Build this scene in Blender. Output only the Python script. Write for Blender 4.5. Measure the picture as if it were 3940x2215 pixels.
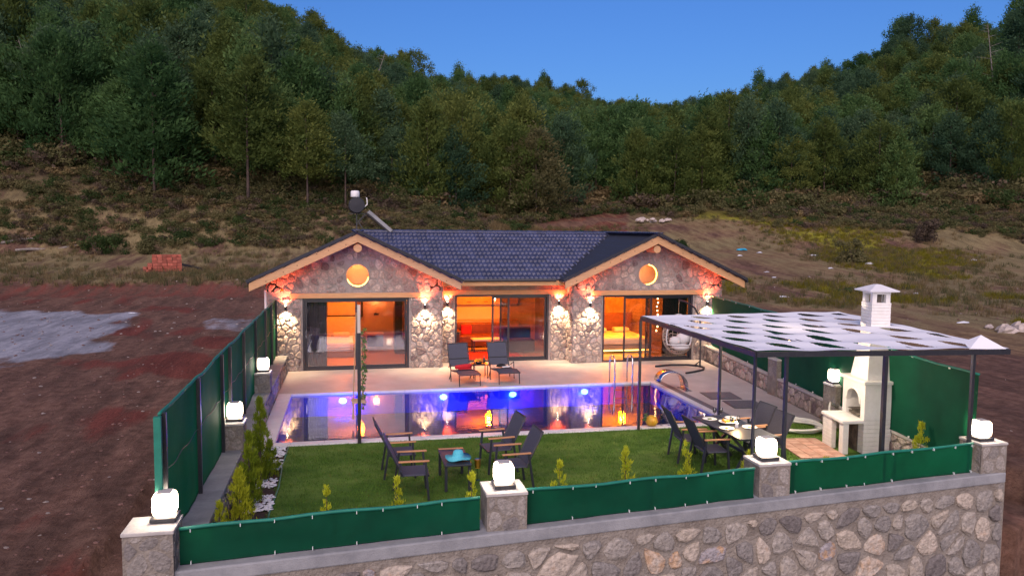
import bpy, math, random
import numpy as np
from mathutils import Vector, Matrix, noise

random.seed(7); rng = np.random.default_rng(7)
for o in list(bpy.data.objects): bpy.data.objects.remove(o)
S = bpy.context.scene
COL = S.collection
PI = math.pi

# ------------------------------------------------------------------ camera, sky, sun, exposure
CAM = (-4.2815, -23.9814, 4.4033)
cd = bpy.data.cameras.new('camera'); cam = bpy.data.objects.new('camera', cd); COL.objects.link(cam)
yaw, pitch, roll = 0.2125, -0.0768, 0.0094
fw = Vector((math.sin(yaw)*math.cos(pitch), math.cos(yaw)*math.cos(pitch), math.sin(pitch)))
r0 = Vector((math.cos(yaw), -math.sin(yaw), 0)); u0 = r0.cross(fw)
rr = math.cos(roll)*r0 + math.sin(roll)*u0; uu = -math.sin(roll)*r0 + math.cos(roll)*u0
M = Matrix(((rr.x, uu.x, -fw.x), (rr.y, uu.y, -fw.y), (rr.z, uu.z, -fw.z))).to_4x4()
M.translation = Vector(CAM); cam.matrix_world = M
cd.sensor_width = 36; cd.lens = 36*2926.13/3940; cd.clip_end = 3000; cd.clip_start = 0.1
S.camera = cam

W = bpy.data.worlds.new('World'); S.world = W; W.use_nodes = True
nt = W.node_tree; nt.nodes.clear()
wo = nt.nodes.new('ShaderNodeOutputWorld'); bg = nt.nodes.new('ShaderNodeBackground')
sky = nt.nodes.new('ShaderNodeTexSky'); sky.sky_type = 'NISHITA'; sky.sun_disc = False
SUN_EL, SUN_ROT = math.radians(3.0), math.radians(200)      # low sun behind the camera
sky.sun_elevation = SUN_EL; sky.sun_rotation = SUN_ROT
sky.air_density = 1.0; sky.dust_density = 0.3; sky.ozone_density = 2.6; sky.altitude = 300
tint = nt.nodes.new('ShaderNodeMixRGB'); tint.blend_type = 'MULTIPLY'; tint.inputs[0].default_value = 1
tint.inputs[2].default_value = (0.35, 0.49, 0.89, 1)
nt.links.new(sky.outputs[0], tint.inputs[1]); nt.links.new(tint.outputs[0], bg.inputs[0])
bg.inputs[1].default_value = 0.15
nt.links.new(bg.outputs[0], wo.inputs[0])

sl = bpy.data.lights.new('sun', 'SUN'); sun = bpy.data.objects.new('sun', sl); COL.objects.link(sun)
sl.energy = 1.55; sl.angle = math.radians(70); sl.color = (1.0, 0.78, 0.72)
# afterglow from behind and left of the camera
sun.rotation_euler = Vector((0.25, 0.80, -0.62)).to_track_quat('-Z', 'Y').to_euler()

S.view_settings.view_transform = 'Standard'; S.view_settings.look = 'None'
S.view_settings.exposure = 1.35; S.view_settings.gamma = 1; S.view_settings.use_curve_mapping = False
S.cycles.use_denoising = True
S.cycles.max_bounces = 6; S.cycles.diffuse_bounces = 3; S.cycles.glossy_bounces = 3
S.cycles.transparent_max_bounces = 12; S.cycles.transmission_bounces = 4
S.cycles.sample_clamp_indirect = 4.0
S.cycles.caustics_reflective = False; S.cycles.caustics_refractive = False

# ------------------------------------------------------------------ materials
def _n(t, k, **kw):
    n = t.nodes.new(k)
    for a, b in kw.items(): setattr(n, a, b)
    return n

def mat(name, c1, c2=None, rough=0.7, scale=8.0, bump=0.0, bscale=None, metal=0.0, attr=None, ramp=None,
        objrand=0.0, detail=4.0, spec=0.5, emit=None, estr=0.0, coord='Object', stretch=None, alpha=None):
    m = bpy.data.materials.new(name); m.use_nodes = True; t = m.node_tree
    b = t.nodes['Principled BSDF']; L = t.links.new
    tc = _n(t, 'ShaderNodeTexCoord'); src = tc.outputs[coord]
    if stretch:
        mp = _n(t, 'ShaderNodeMapping'); mp.inputs['Scale'].default_value = stretch; L(src, mp.inputs[0]); src = mp.outputs[0]
    nz = _n(t, 'ShaderNodeTexNoise'); nz.inputs['Scale'].default_value = scale; nz.inputs['Detail'].default_value = detail
    nz.inputs['Roughness'].default_value = 0.65
    L(src, nz.inputs['Vector'])
    if ramp:   # colours picked by a 'tone' attribute (or object random), mottled with noise
        rp = _n(t, 'ShaderNodeValToRGB'); cr = rp.color_ramp
        while len(cr.elements) > 1: cr.elements.remove(cr.elements[-1])
        for i, (p, c) in enumerate(ramp):
            e = cr.elements[0] if i == 0 else cr.elements.new(p)
            e.position = p; e.color = (*c, 1)
        at = _n(t, 'ShaderNodeAttribute', attribute_name=attr or 'tone')
        ad = _n(t, 'ShaderNodeMath', operation='MULTIPLY_ADD'); L(nz.outputs[0], ad.inputs[0])
        ad.inputs[1].default_value = 0.5; 
        sb = _n(t, 'ShaderNodeMath', operation='SUBTRACT'); L(at.outputs['Fac'], sb.inputs[0]); sb.inputs[1].default_value = 0.25
        L(sb.outputs[0], ad.inputs[2]); L(ad.outputs[0], rp.inputs[0]); col = rp.outputs[0]
        mr = _n(t, 'ShaderNodeMapRange'); mr.inputs[1].default_value = .3; mr.inputs[2].default_value = .7
        mr.inputs[3].default_value = .7; mr.inputs[4].default_value = 1.25
        n2 = _n(t, 'ShaderNodeTexNoise'); n2.inputs['Scale'].default_value = scale*3.1; n2.inputs['Detail'].default_value = 5
        L(src, n2.inputs['Vector']); L(n2.outputs[0], mr.inputs[0])
        mx = _n(t, 'ShaderNodeVectorMath', operation='SCALE'); L(col, mx.inputs[0]); L(mr.outputs[0], mx.inputs['Scale']); col = mx.outputs[0]
    elif c2:
        rp = _n(t, 'ShaderNodeValToRGB'); rp.color_ramp.elements[0].position = .35; rp.color_ramp.elements[1].position = .68
        rp.color_ramp.elements[0].color = (*c1, 1); rp.color_ramp.elements[1].color = (*c2, 1)
        L(nz.outputs[0], rp.inputs[0]); col = rp.outputs[0]
    else:
        rg = _n(t, 'ShaderNodeRGB'); rg.outputs[0].default_value = (*c1, 1); col = rg.outputs[0]
    if objrand:
        oi = _n(t, 'ShaderNodeObjectInfo'); mr = _n(t, 'ShaderNodeMapRange')
        mr.inputs[3].default_value = 1-objrand; mr.inputs[4].default_value = 1+objrand
        L(oi.outputs['Random'], mr.inputs[0])
        mx = _n(t, 'ShaderNodeVectorMath', operation='SCALE'); L(col, mx.inputs[0]); L(mr.outputs[0], mx.inputs['Scale']); col = mx.outputs[0]
    L(col, b.inputs['Base Color'])
    b.inputs['Roughness'].default_value = rough; b.inputs['Metallic'].default_value = metal
    b.inputs['Specular IOR Level'].default_value = spec
    if bump:
        bp = _n(t, 'ShaderNodeBump'); bp.inputs['Strength'].default_value = 1.0; bp.inputs['Distance'].default_value = bump
        bn = _n(t, 'ShaderNodeTexNoise'); bn.inputs['Scale'].default_value = bscale or scale*3; bn.inputs['Detail'].default_value = 6
        L(src, bn.inputs['Vector']); L(bn.outputs[0], bp.inputs['Height']); L(bp.outputs[0], b.inputs['Normal'])
    if emit:
        b.inputs['Emission Color'].default_value = (*emit, 1); b.inputs['Emission Strength'].default_value = estr
    return m

STONE = [(0, (.15,.135,.13)), (.3, (.24,.225,.21)), (.5, (.33,.30,.265)), (.68, (.40,.345,.28)), (.8, (.47,.41,.345)), (.93, (.46,.30,.18)), (1, (.30,.28,.29))]
HSTONE = [(0, (.16,.12,.12)), (.3, (.29,.24,.22)), (.55, (.40,.33,.29)), (.8, (.54,.46,.40)), (1, (.34,.29,.28))]
Mt = {}
Mt['stone'] = mat('rubble_stone', (0,0,0), ramp=STONE, scale=6, rough=.85, bump=.03, bscale=24)
Mt['hstone'] = mat('house_stone', (0,0,0), ramp=HSTONE, scale=7, rough=.85, bump=.03, bscale=26)
Mt['pstone'] = mat('pillar_stone', (0,0,0), ramp=[(0,(.17,.155,.15)),(.5,(.25,.23,.21)),(1,(.34,.31,.28))], scale=8, rough=.9, bump=.02, bscale=40)
Mt['mortar'] = mat('mortar', (.185,.16,.135), (.29,.26,.225), rough=.95, scale=5, bump=.03, bscale=26)
Mt['hmortar'] = mat('house_mortar', (.27,.24,.215), (.38,.34,.32), rough=.95, scale=4, bump=.02, bscale=40)
Mt['concrete'] = mat('cap_concrete', (.20,.21,.225), (.31,.32,.335), rough=.85, scale=2.5, bump=.006, bscale=50)
Mt['deck'] = mat('deck_tile', (.40,.37,.36), (.50,.47,.455), rough=.5, scale=1.6, bump=.002, bscale=40)
Mt['coping'] = mat('coping_stone', (.60,.60,.62), (.70,.70,.72), rough=.5, scale=3)
Mt['grate'] = mat('drain_grate', (.10,.10,.12), (.16,.16,.18), rough=.6, scale=30)
Mt['tile'] = mat('roof_tile', (.026,.034,.078), (.055,.066,.135), rough=.36, scale=9, bump=.003, bscale=80, objrand=.25)
Mt['roofbase'] = mat('roof_underlay', (.02,.022,.03), rough=.7)
Mt['timber'] = mat('pine_timber', (.50,.27,.12), (.62,.36,.17), rough=.55, scale=3, stretch=(1.2,1.2,14), bump=.002, bscale=20)
Mt['knot'] = mat('timber_knot', (.16,.07,.03), rough=.6)
Mt['soffit'] = mat('soffit_board', (.42,.22,.10), (.50,.28,.13), rough=.6, scale=4, stretch=(1,8,1))
Mt['frame'] = mat('anthracite_frame', (.025,.025,.035), rough=.35, spec=.6)
Mt['dark'] = mat('dark_metal', (.018,.02,.028), (.03,.032,.04), rough=.4, scale=20)
Mt['chrome'] = mat('stainless_steel', (.75,.75,.78), rough=.15, metal=1)
Mt['green'] = mat('green_screen_net', (.0,.048,.024), (.001,.098,.048), rough=.75, scale=.9, bump=.012, bscale=2.2, spec=.25)
Mt['greenrail'] = mat('green_hem', (.005,.15,.105), (.01,.20,.14), rough=.6, scale=6)
Mt['tie'] = mat('white_cable_tie', (.75,.8,.78), rough=.5)
Mt['white'] = mat('white_paint', (.72,.72,.74), (.80,.80,.81), rough=.6, scale=6)
Mt['bbq'] = mat('white_cast_stone', (.74,.72,.68), (.82,.80,.77), rough=.75, scale=7, bump=.006, bscale=30)
Mt['soot'] = mat('sooty_firebox', (.05,.045,.04), (.18,.15,.12), rough=.95, scale=6)
Mt['plaster'] = mat('plaster', (.55,.48,.42), (.62,.55,.48), rough=.9, scale=3)
Mt['roomwall'] = mat('room_wall', (.62,.55,.45), (.68,.60,.50), rough=.9, scale=2)
Mt['roomfloor'] = mat('room_floor', (.38,.27,.18), (.48,.35,.24), rough=.35, scale=3, stretch=(1,6,1))
Mt['sling'] = mat('grey_sling_fabric', (.045,.05,.075), (.07,.075,.105), rough=.8, scale=60)
Mt['chairframe'] = mat('charcoal_aluminium', (.022,.026,.035), rough=.45)
Mt['teak'] = mat('teak_armrest', (.42,.20,.09), (.54,.28,.13), rough=.5, scale=6, stretch=(8,1,1))
Mt['red'] = mat('red_cloth', (.45,.01,.02), (.6,.02,.03), rough=.85, scale=9)
Mt['black'] = mat('black_cloth', (.01,.01,.012), rough=.9)
Mt['turq'] = mat('turquoise_straw', (.06,.42,.55), (.12,.55,.66), rough=.8, scale=40)
Mt['pinkband'] = mat('pink_band', (.6,.2,.22), rough=.8)
Mt['soil'] = mat('bed_soil', (.035,.022,.018), (.07,.045,.035), rough=1, scale=14, bump=.03)
Mt['pebble'] = mat('white_pebble', (.62,.64,.70), (.78,.79,.82), rough=.8, scale=12)
Mt['thuja'] = mat('thuja_foliage', (.10,.17,.010), (.27,.34,.020), rough=.8, scale=3.5, objrand=.2, spec=.2)
Mt['sapling'] = mat('sapling_foliage', (.30,.36,.015), (.45,.48,.03), rough=.8, scale=4, objrand=.15, spec=.2)
Mt['bark'] = mat('pine_bark', (.05,.036,.032), (.12,.085,.072), rough=.95, scale=5, stretch=(1,1,.3), bump=.03)
Mt['deadbark'] = mat('dead_wood', (.17,.15,.14), (.28,.25,.23), rough=.95, scale=5)
Mt['grass'] = mat('lawn_grass', (.042,.105,.012), (.14,.22,.04), rough=.8, scale=5, coord='Generated', spec=.2)
Mt['blade'] = mat('grass_blade', (.045,.12,.014), (.13,.23,.038), rough=.8, scale=2, objrand=.45, spec=.2)
Mt['drygrass'] = mat('dry_grass', (.12,.11,.05), (.24,.20,.11), rough=.9, scale=3, objrand=.2, spec=.1)
Mt['brick'] = mat('red_hollow_brick', (.30,.07,.045), (.42,.13,.09), rough=.9, scale=4, objrand=.3)
Mt['patiobrick'] = mat('patio_brick', (.42,.22,.16), (.55,.36,.28), rough=.8, scale=5, objrand=.2)
Mt['cloth'] = mat('white_shade_cloth', (.55,.56,.60), (.66,.67,.71), rough=.8, scale=2)
Mt['rattan'] = mat('rattan_weave', (.30,.24,.20), (.42,.35,.30), rough=.8, scale=30)
Mt['cushion'] = mat('pale_cushion', (.50,.49,.50), (.60,.59,.60), rough=.9, scale=5)
Mt['hose'] = mat('white_hose', (.68,.68,.64), rough=.5)
Mt['rope'] = mat('rope', (.45,.32,.2), rough=.9)
Mt['wood'] = mat('pale_wood', (.45,.32,.2), (.55,.40,.26), rough=.7, scale=8)
Mt['ivy'] = mat('ivy_leaf', (.05,.13,.03), (.12,.22,.05), rough=.6, scale=9)
Mt['curtain'] = mat('grey_curtain', (.13,.12,.15), (.19,.18,.21), rough=.9, scale=4)
Mt['poolwall'] = mat('pool_tile_blue', (.012,.045,.42), (.02,.07,.55), rough=.3, scale=1.5)
Mt['litter'] = mat('white_plastic', (.7,.73,.78), rough=.5)
Mt['litterblue'] = mat('blue_plastic', (.03,.35,.55), rough=.5)
Mt['rock'] = mat('pale_rock', (.36,.31,.28), (.55,.48,.44), rough=.95, scale=2.5, bump=.05)
Mt['clod'] = mat('earth_clod', (.12,.06,.05), (.22,.13,.11), rough=1, scale=3)
Mt['pillartop'] = mat('pillar_top_concrete', (.40,.38,.36), (.52,.50,.47), rough=.85, scale=6, bump=.006)
Mt['food'] = mat('food', (.6,.25,.05), (.7,.4,.12), rough=.6, scale=20)
Mt['melon'] = mat('melon_fruit', (.55,.25,.01), (.65,.40,.04), rough=.5, scale=9)

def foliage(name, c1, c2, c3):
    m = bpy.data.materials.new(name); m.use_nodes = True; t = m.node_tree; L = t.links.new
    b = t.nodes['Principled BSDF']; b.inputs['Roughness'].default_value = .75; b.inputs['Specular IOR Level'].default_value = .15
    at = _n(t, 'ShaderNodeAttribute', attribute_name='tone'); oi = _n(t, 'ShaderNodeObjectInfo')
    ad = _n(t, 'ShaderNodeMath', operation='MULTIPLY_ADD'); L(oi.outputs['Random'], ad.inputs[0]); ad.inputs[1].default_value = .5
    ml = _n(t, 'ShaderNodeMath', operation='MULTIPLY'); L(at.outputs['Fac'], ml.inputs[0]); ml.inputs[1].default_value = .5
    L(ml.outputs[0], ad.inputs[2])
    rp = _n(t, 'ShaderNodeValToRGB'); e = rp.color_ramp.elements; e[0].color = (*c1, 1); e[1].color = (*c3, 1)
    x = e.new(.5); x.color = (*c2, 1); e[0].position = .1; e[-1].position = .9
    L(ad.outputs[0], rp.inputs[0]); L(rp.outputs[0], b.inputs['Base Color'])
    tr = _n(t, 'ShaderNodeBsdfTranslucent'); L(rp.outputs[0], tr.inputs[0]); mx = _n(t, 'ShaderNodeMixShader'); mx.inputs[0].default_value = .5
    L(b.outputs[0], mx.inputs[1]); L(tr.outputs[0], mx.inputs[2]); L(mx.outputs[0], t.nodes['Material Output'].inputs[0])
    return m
Mt['pineA'] = foliage('pine_needles_green', (.038,.098,.034), (.090,.180,.058), (.150,.240,.078))
Mt['pineB'] = foliage('pine_needles_olive', (.060,.100,.026), (.120,.168,.042), (.195,.230,.058))
Mt['pineC'] = foliage('pine_needles_bluish', (.032,.080,.044), (.075,.145,.072), (.120,.190,.095))
Mt['dry'] = foliage('dry_twigs', (.09,.07,.055), (.15,.115,.085), (.21,.16,.11))
Mt['scrub'] = foliage('scrub_leaves', (.09,.10,.045), (.15,.15,.065), (.22,.19,.09))
Mt['scrubdk'] = foliage('bush_leaves', (0.032,0.062,0.022), (0.061,0.101,0.032), (0.095,0.135,0.041))
Mt['tan'] = foliage('tan_grass', (.16,.12,.06), (.24,.18,.09), (.33,.26,.13))
Mt['yellow'] = foliage('yellow_weeds', (.14,.13,.015), (.22,.20,.02), (.32,.28,.03))

def glass(name, refl, tintc, rough=0.02):
    m = bpy.data.materials.new(name); m.use_nodes = True; t = m.node_tree; t.nodes.clear(); L = t.links.new
    o = _n(t, 'ShaderNodeOutputMaterial'); g = _n(t, 'ShaderNodeBsdfGlossy'); g.inputs['Roughness'].default_value = rough
    tr = _n(t, 'ShaderNodeBsdfTransparent'); tr.inputs[0].default_value = (*tintc, 1)
    lw = _n(t, 'ShaderNodeFresnel'); lw.inputs[0].default_value = 1.5
    mr = _n(t, 'ShaderNodeMapRange'); mr.inputs[1].default_value = 0.04; mr.inputs[2].default_value = 1
    mr.inputs[3].default_value = refl; mr.inputs[4].default_value = 1
    L(lw.outputs[0], mr.inputs[0]); mx = _n(t, 'ShaderNodeMixShader'); L(mr.outputs[0], mx.inputs[0])
    L(tr.outputs[0], mx.inputs[1]); L(g.outputs[0], mx.inputs[2]); L(mx.outputs[0], o.inputs[0]); return m
Mt['glass'] = glass('clear_glass', .10, (.95,.95,.95))
Mt['glassdim'] = glass('tinted_sliding_glass', .15, (.58,.50,.50), .05)
Mt['wineglass'] = glass('wine_glass', .12, (.9,.9,.9))

def emis(name, c, s):
    m = bpy.data.materials.new(name); m.use_nodes = True; t = m.node_tree; t.nodes.clear()
    o = _n(t, 'ShaderNodeOutputMaterial'); e = _n(t, 'ShaderNodeEmission'); e.inputs[0].default_value = (*c, 1); e.inputs[1].default_value = s
    t.links.new(e.outputs[0], o.inputs[0]); return m
def lantern_glow():
    # frosted shade: brightest before the bulb, warmer and weaker towards the rims
    m = bpy.data.materials.new('lantern_glow'); m.use_nodes = True; t = m.node_tree; t.nodes.clear(); L = t.links.new
    o = _n(t, 'ShaderNodeOutputMaterial'); e = _n(t, 'ShaderNodeEmission'); tc = _n(t, 'ShaderNodeTexCoord')
    v = _n(t, 'ShaderNodeVectorMath', operation='DISTANCE'); L(tc.outputs['Object'], v.inputs[0]); v.inputs[1].default_value = (0, 0, .195)
    mr = _n(t, 'ShaderNodeMapRange'); mr.inputs[1].default_value = .135; mr.inputs[2].default_value = .195; mr.inputs[3].default_value = 13; mr.inputs[4].default_value = .55
    rp = _n(t, 'ShaderNodeMapRange'); rp.inputs[1].default_value = .135; rp.inputs[2].default_value = .19
    cm = _n(t, 'ShaderNodeMixRGB'); cm.inputs[1].default_value = (1, .90, .74, 1); cm.inputs[2].default_value = (1, .62, .36, 1)
    L(v.outputs['Value'], mr.inputs[0]); L(v.outputs['Value'], rp.inputs[0]); L(rp.outputs[0], cm.inputs[0]); L(cm.outputs[0], e.inputs[0]); L(mr.outputs[0], e.inputs[1])
    L(e.outputs[0], o.inputs[0]); return m
Mt['lantern'] = lantern_glow()
Mt['bulbwarm'] = emis('warm_bulb', (1, .62, .25), 30)
Mt['sconceglow'] = emis('sconce_lens', (1, .80, .55), 30)
Mt['poolled'] = emis('pool_led', (.30, .42, 1), 14)
Mt['ledwarm'] = emis('warm_led_strip', (1, .50, .08), 6)

def water():
    m = bpy.data.materials.new('pool_water'); m.use_nodes = True; t = m.node_tree; t.nodes.clear(); L = t.links.new
    o = _n(t, 'ShaderNodeOutputMaterial'); g = _n(t, 'ShaderNodeBsdfGlossy'); g.inputs['Roughness'].default_value = .015
    g.inputs[0].default_value = (1, 1, 1, 1)
    tr = _n(t, 'ShaderNodeBsdfTransparent'); tr.inputs[0].default_value = (.12, .26, .90, 1)
    fr = _n(t, 'ShaderNodeFresnel'); fr.inputs[0].default_value = 2.1
    tc = _n(t, 'ShaderNodeTexCoord'); mp = _n(t, 'ShaderNodeMapping'); mp.inputs['Scale'].default_value = (1.6, 3.5, 1)
    L(tc.outputs['Object'], mp.inputs[0]); nz = _n(t, 'ShaderNodeTexNoise'); nz.inputs['Scale'].default_value = 2.2; nz.inputs['Detail'].default_value = 2
    L(mp.outputs[0], nz.inputs['Vector']); bp = _n(t, 'ShaderNodeBump'); bp.inputs['Strength'].default_value = 1; bp.inputs['Distance'].default_value = .0016
    L(nz.outputs[0], bp.inputs['Height']); L(bp.outputs[0], g.inputs['Normal']); L(bp.outputs[0], fr.inputs['Normal'])
    mx = _n(t, 'ShaderNodeMixShader'); L(fr.outputs[0], mx.inputs[0]); L(tr.outputs[0], mx.inputs[1]); L(g.outputs[0], mx.inputs[2])
    L(mx.outputs[0], o.inputs[0]); return m
Mt['water'] = water()

def cloth_mat():
    m = mat('shade_cloth_translucent', (.84,.86,.90), (.88,.89,.92), rough=.8, scale=1.5); t = m.node_tree
    b = t.nodes['Principled BSDF']; tr = _n(t, 'ShaderNodeBsdfTranslucent'); tr.inputs[0].default_value = (.6,.6,.58,1)
    mx = _n(t, 'ShaderNodeMixShader'); mx.inputs[0].default_value = .05
    t.links.new(b.outputs[0], mx.inputs[1]); t.links.new(tr.outputs[0], mx.inputs[2]); t.links.new(mx.outputs[0], t.nodes['Material Output'].inputs[0])
    return m
Mt['cloth'] = cloth_mat()

def net_mat():
    m = Mt['green']; t = m.node_tree; b = t.nodes['Principled BSDF']
    tr = _n(t, 'ShaderNodeBsdfTranslucent'); tr.inputs[0].default_value = (.005,.16,.06,1)
    mx = _n(t, 'ShaderNodeMixShader'); mx.inputs[0].default_value = .35
    t.links.new(b.outputs[0], mx.inputs[1]); t.links.new(tr.outputs[0], mx.inputs[2]); t.links.new(mx.outputs[0], t.nodes['Material Output'].inputs[0])
net_mat()

# ------------------------------------------------------------------ mesh helpers
class MB:
    def __init__(s): s.v = []; s.f = []; s.t = []
    def add(s, vs, fs, tone=None):
        o = len(s.v); s.v += [tuple(map(float, p)) for p in vs]; s.f += [tuple(i+o for i in f) for f in fs]
        if tone is not None: s.t += [tone]*len(vs)
        return s
    def box(s, c, d, rz=0, rx=0, ry=0):
        x, y, z = d[0]/2, d[1]/2, d[2]/2
        R = Matrix.Rotation(rz, 3, 'Z') @ Matrix.Rotation(ry, 3, 'Y') @ Matrix.Rotation(rx, 3, 'X')
        P = [R @ Vector(p) + Vector(c) for p in ((-x,-y,-z),(x,-y,-z),(x,y,-z),(-x,y,-z),(-x,-y,z),(x,-y,z),(x,y,z),(-x,y,z))]
        return s.add(P, [(3,2,1,0),(4,5,6,7),(0,1,5,4),(1,2,6,5),(2,3,7,6),(3,0,4,7)])
    def bb(s, a, b):
        return s.box([(a[i]+b[i])/2 for i in range(3)], [abs(b[i]-a[i]) for i in range(3)])
    def beam(s, a, b, w, h=None, up=(0,0,1)):
        h = h or w; a = Vector(a); b = Vector(b); d = (b-a).normalized(); upv = Vector(up)
        if abs(d.dot(upv)) > .98: upv = Vector((0,1,0))
        sx = d.cross(upv).normalized(); uz = sx.cross(d)
        P = [q + sx*(i*w/2) + uz*(j*h/2) for q in (a, b) for i, j in ((-1,-1),(1,-1),(1,1),(-1,1))]
        return s.add(P, [(0,1,2,3),(7,6,5,4),(0,4,5,1),(1,5,6,2),(2,6,7,3),(3,7,4,0)])
    def tube(s, pts, r, n=8, caps=True, closed=False):
        pts = [Vector(p) for p in pts]; N = len(pts); rs = r if isinstance(r, (list, tuple)) else [r]*N
        V = []; prev = None
        for i, p in enumerate(pts):
            if closed: d = pts[(i+1) % N]-pts[i-1]
            else: d = pts[min(i+1, N-1)]-pts[max(i-1, 0)]
            d.normalize()
            if prev is None:
                a = Vector((0,0,1)) if abs(d.z) < .9 else Vector((1,0,0)); e = d.cross(a).normalized()
            else:
                e = prev - d*prev.dot(d); e = e.normalized() if e.length > 1e-6 else d.orthogonal().normalized()
            prev = e; g = d.cross(e)
            V += [p + rs[i]*(math.cos(2*PI*k/n)*e + math.sin(2*PI*k/n)*g) for k in range(n)]
        F = []
        for i in range(N if closed else N-1):
            j = (i+1) % N
            F += [(i*n+k, i*n+(k+1) % n, j*n+(k+1) % n, j*n+k) for k in range(n)]
        if caps and not closed: F += [tuple(range(n))[::-1], tuple((N-1)*n+k for k in range(n))]
        return s.add(V, F)
    def lathe(s, prof, c=(0,0,0), n=20, axis='Z'):
        V = []
        for r, z in prof:
            for k in range(n):
                a = 2*PI*k/n; p = (r*math.cos(a), r*math.sin(a), z)
                if axis == 'Y': p = (p[0], p[2], p[1])
                if axis == 'X': p = (p[2], p[0], p[1])
                V.append((p[0]+c[0], p[1]+c[1], p[2]+c[2]))
        F = [(i*n+k, i*n+(k+1) % n, (i+1)*n+(k+1) % n, (i+1)*n+k) for i in range(len(prof)-1) for k in range(n)]
        if prof[0][0] > 1e-5: F.append(tuple(range(n))[::-1])
        if prof[-1][0] > 1e-5: F.append(tuple((len(prof)-1)*n+k for k in range(n)))
        return s.add(V, F)
    def poly(s, P, thick=None):
        n = len(P)
        if not thick: return s.add(P, [tuple(range(n))])
        t = Vector(thick); Q = [Vector(p)+t for p in P]
        return s.add(list(P)+Q, [tuple(range(n))[::-1], tuple(range(n, 2*n))] + [(i, (i+1) % n, n+(i+1) % n, n+i) for i in range(n)])
    def mesh(s, name, m, smooth=False):
        me = bpy.data.meshes.new(name); me.from_pydata(s.v, [], s.f)
        if s.t:
            a = me.attributes.new('tone', 'FLOAT', 'POINT'); a.data.foreach_set('value', np.array(s.t, 'f'))
        if m: me.materials.append(m)
        if smooth: me.polygons.foreach_set('use_smooth', [True]*len(me.polygons))
        return me
    def build(s, name, m, parent=None, smooth=False, local=False, bevel=0, kind=None, loc=None):
        """Geometry is given in scene coordinates unless local; the part is re-based on its parent."""
        m = Mt[m] if isinstance(m, str) else m
        if parent is not None and not local:
            off = world_of(parent); s.v = [(a-off[0], b-off[1], c-off[2]) for a, b, c in s.v]
        me = s.mesh(name, m, smooth); o = bpy.data.objects.new(name, me); COL.objects.link(o)
        if parent is not None: o.parent = parent
        if loc: o.location = loc
        if bevel:
            bv = o.modifiers.new('bevel', 'BEVEL'); bv.width = bevel; bv.segments = 2; bv.limit_method = 'ANGLE'
        if kind: o['kind'] = kind
        return o

def world_of(o):
    p = Vector((0,0,0))
    while o is not None: p = p + o.location; o = o.parent
    return p
def tag(o, label=None, cat=None, group=None, kind=None):
    if label: o['label'] = label
    if cat: o['category'] = cat
    if group: o['group'] = group
    if kind: o['kind'] = kind
    return o
def thing(name, label, cat, loc=(0,0,0), rz=0, group=None):
    o = bpy.data.objects.new(name, None); COL.objects.link(o); o.location = loc; o.rotation_euler = (0,0,rz)
    o.empty_display_size = .1
    return tag(o, label, cat, group)
def dup(root, loc, rz=0, label=None, scale=None):
    m = {}
    def cp(o, par):
        c = o.copy(); COL.objects.link(c); c.parent = par
        for ch in o.children: cp(ch, c)
        return c
    r = cp(root, None); r.location = loc; r.rotation_euler = (0,0,rz)
    if label: r['label'] = label
    if scale: r.scale = (scale,)*3
    return r

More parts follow.
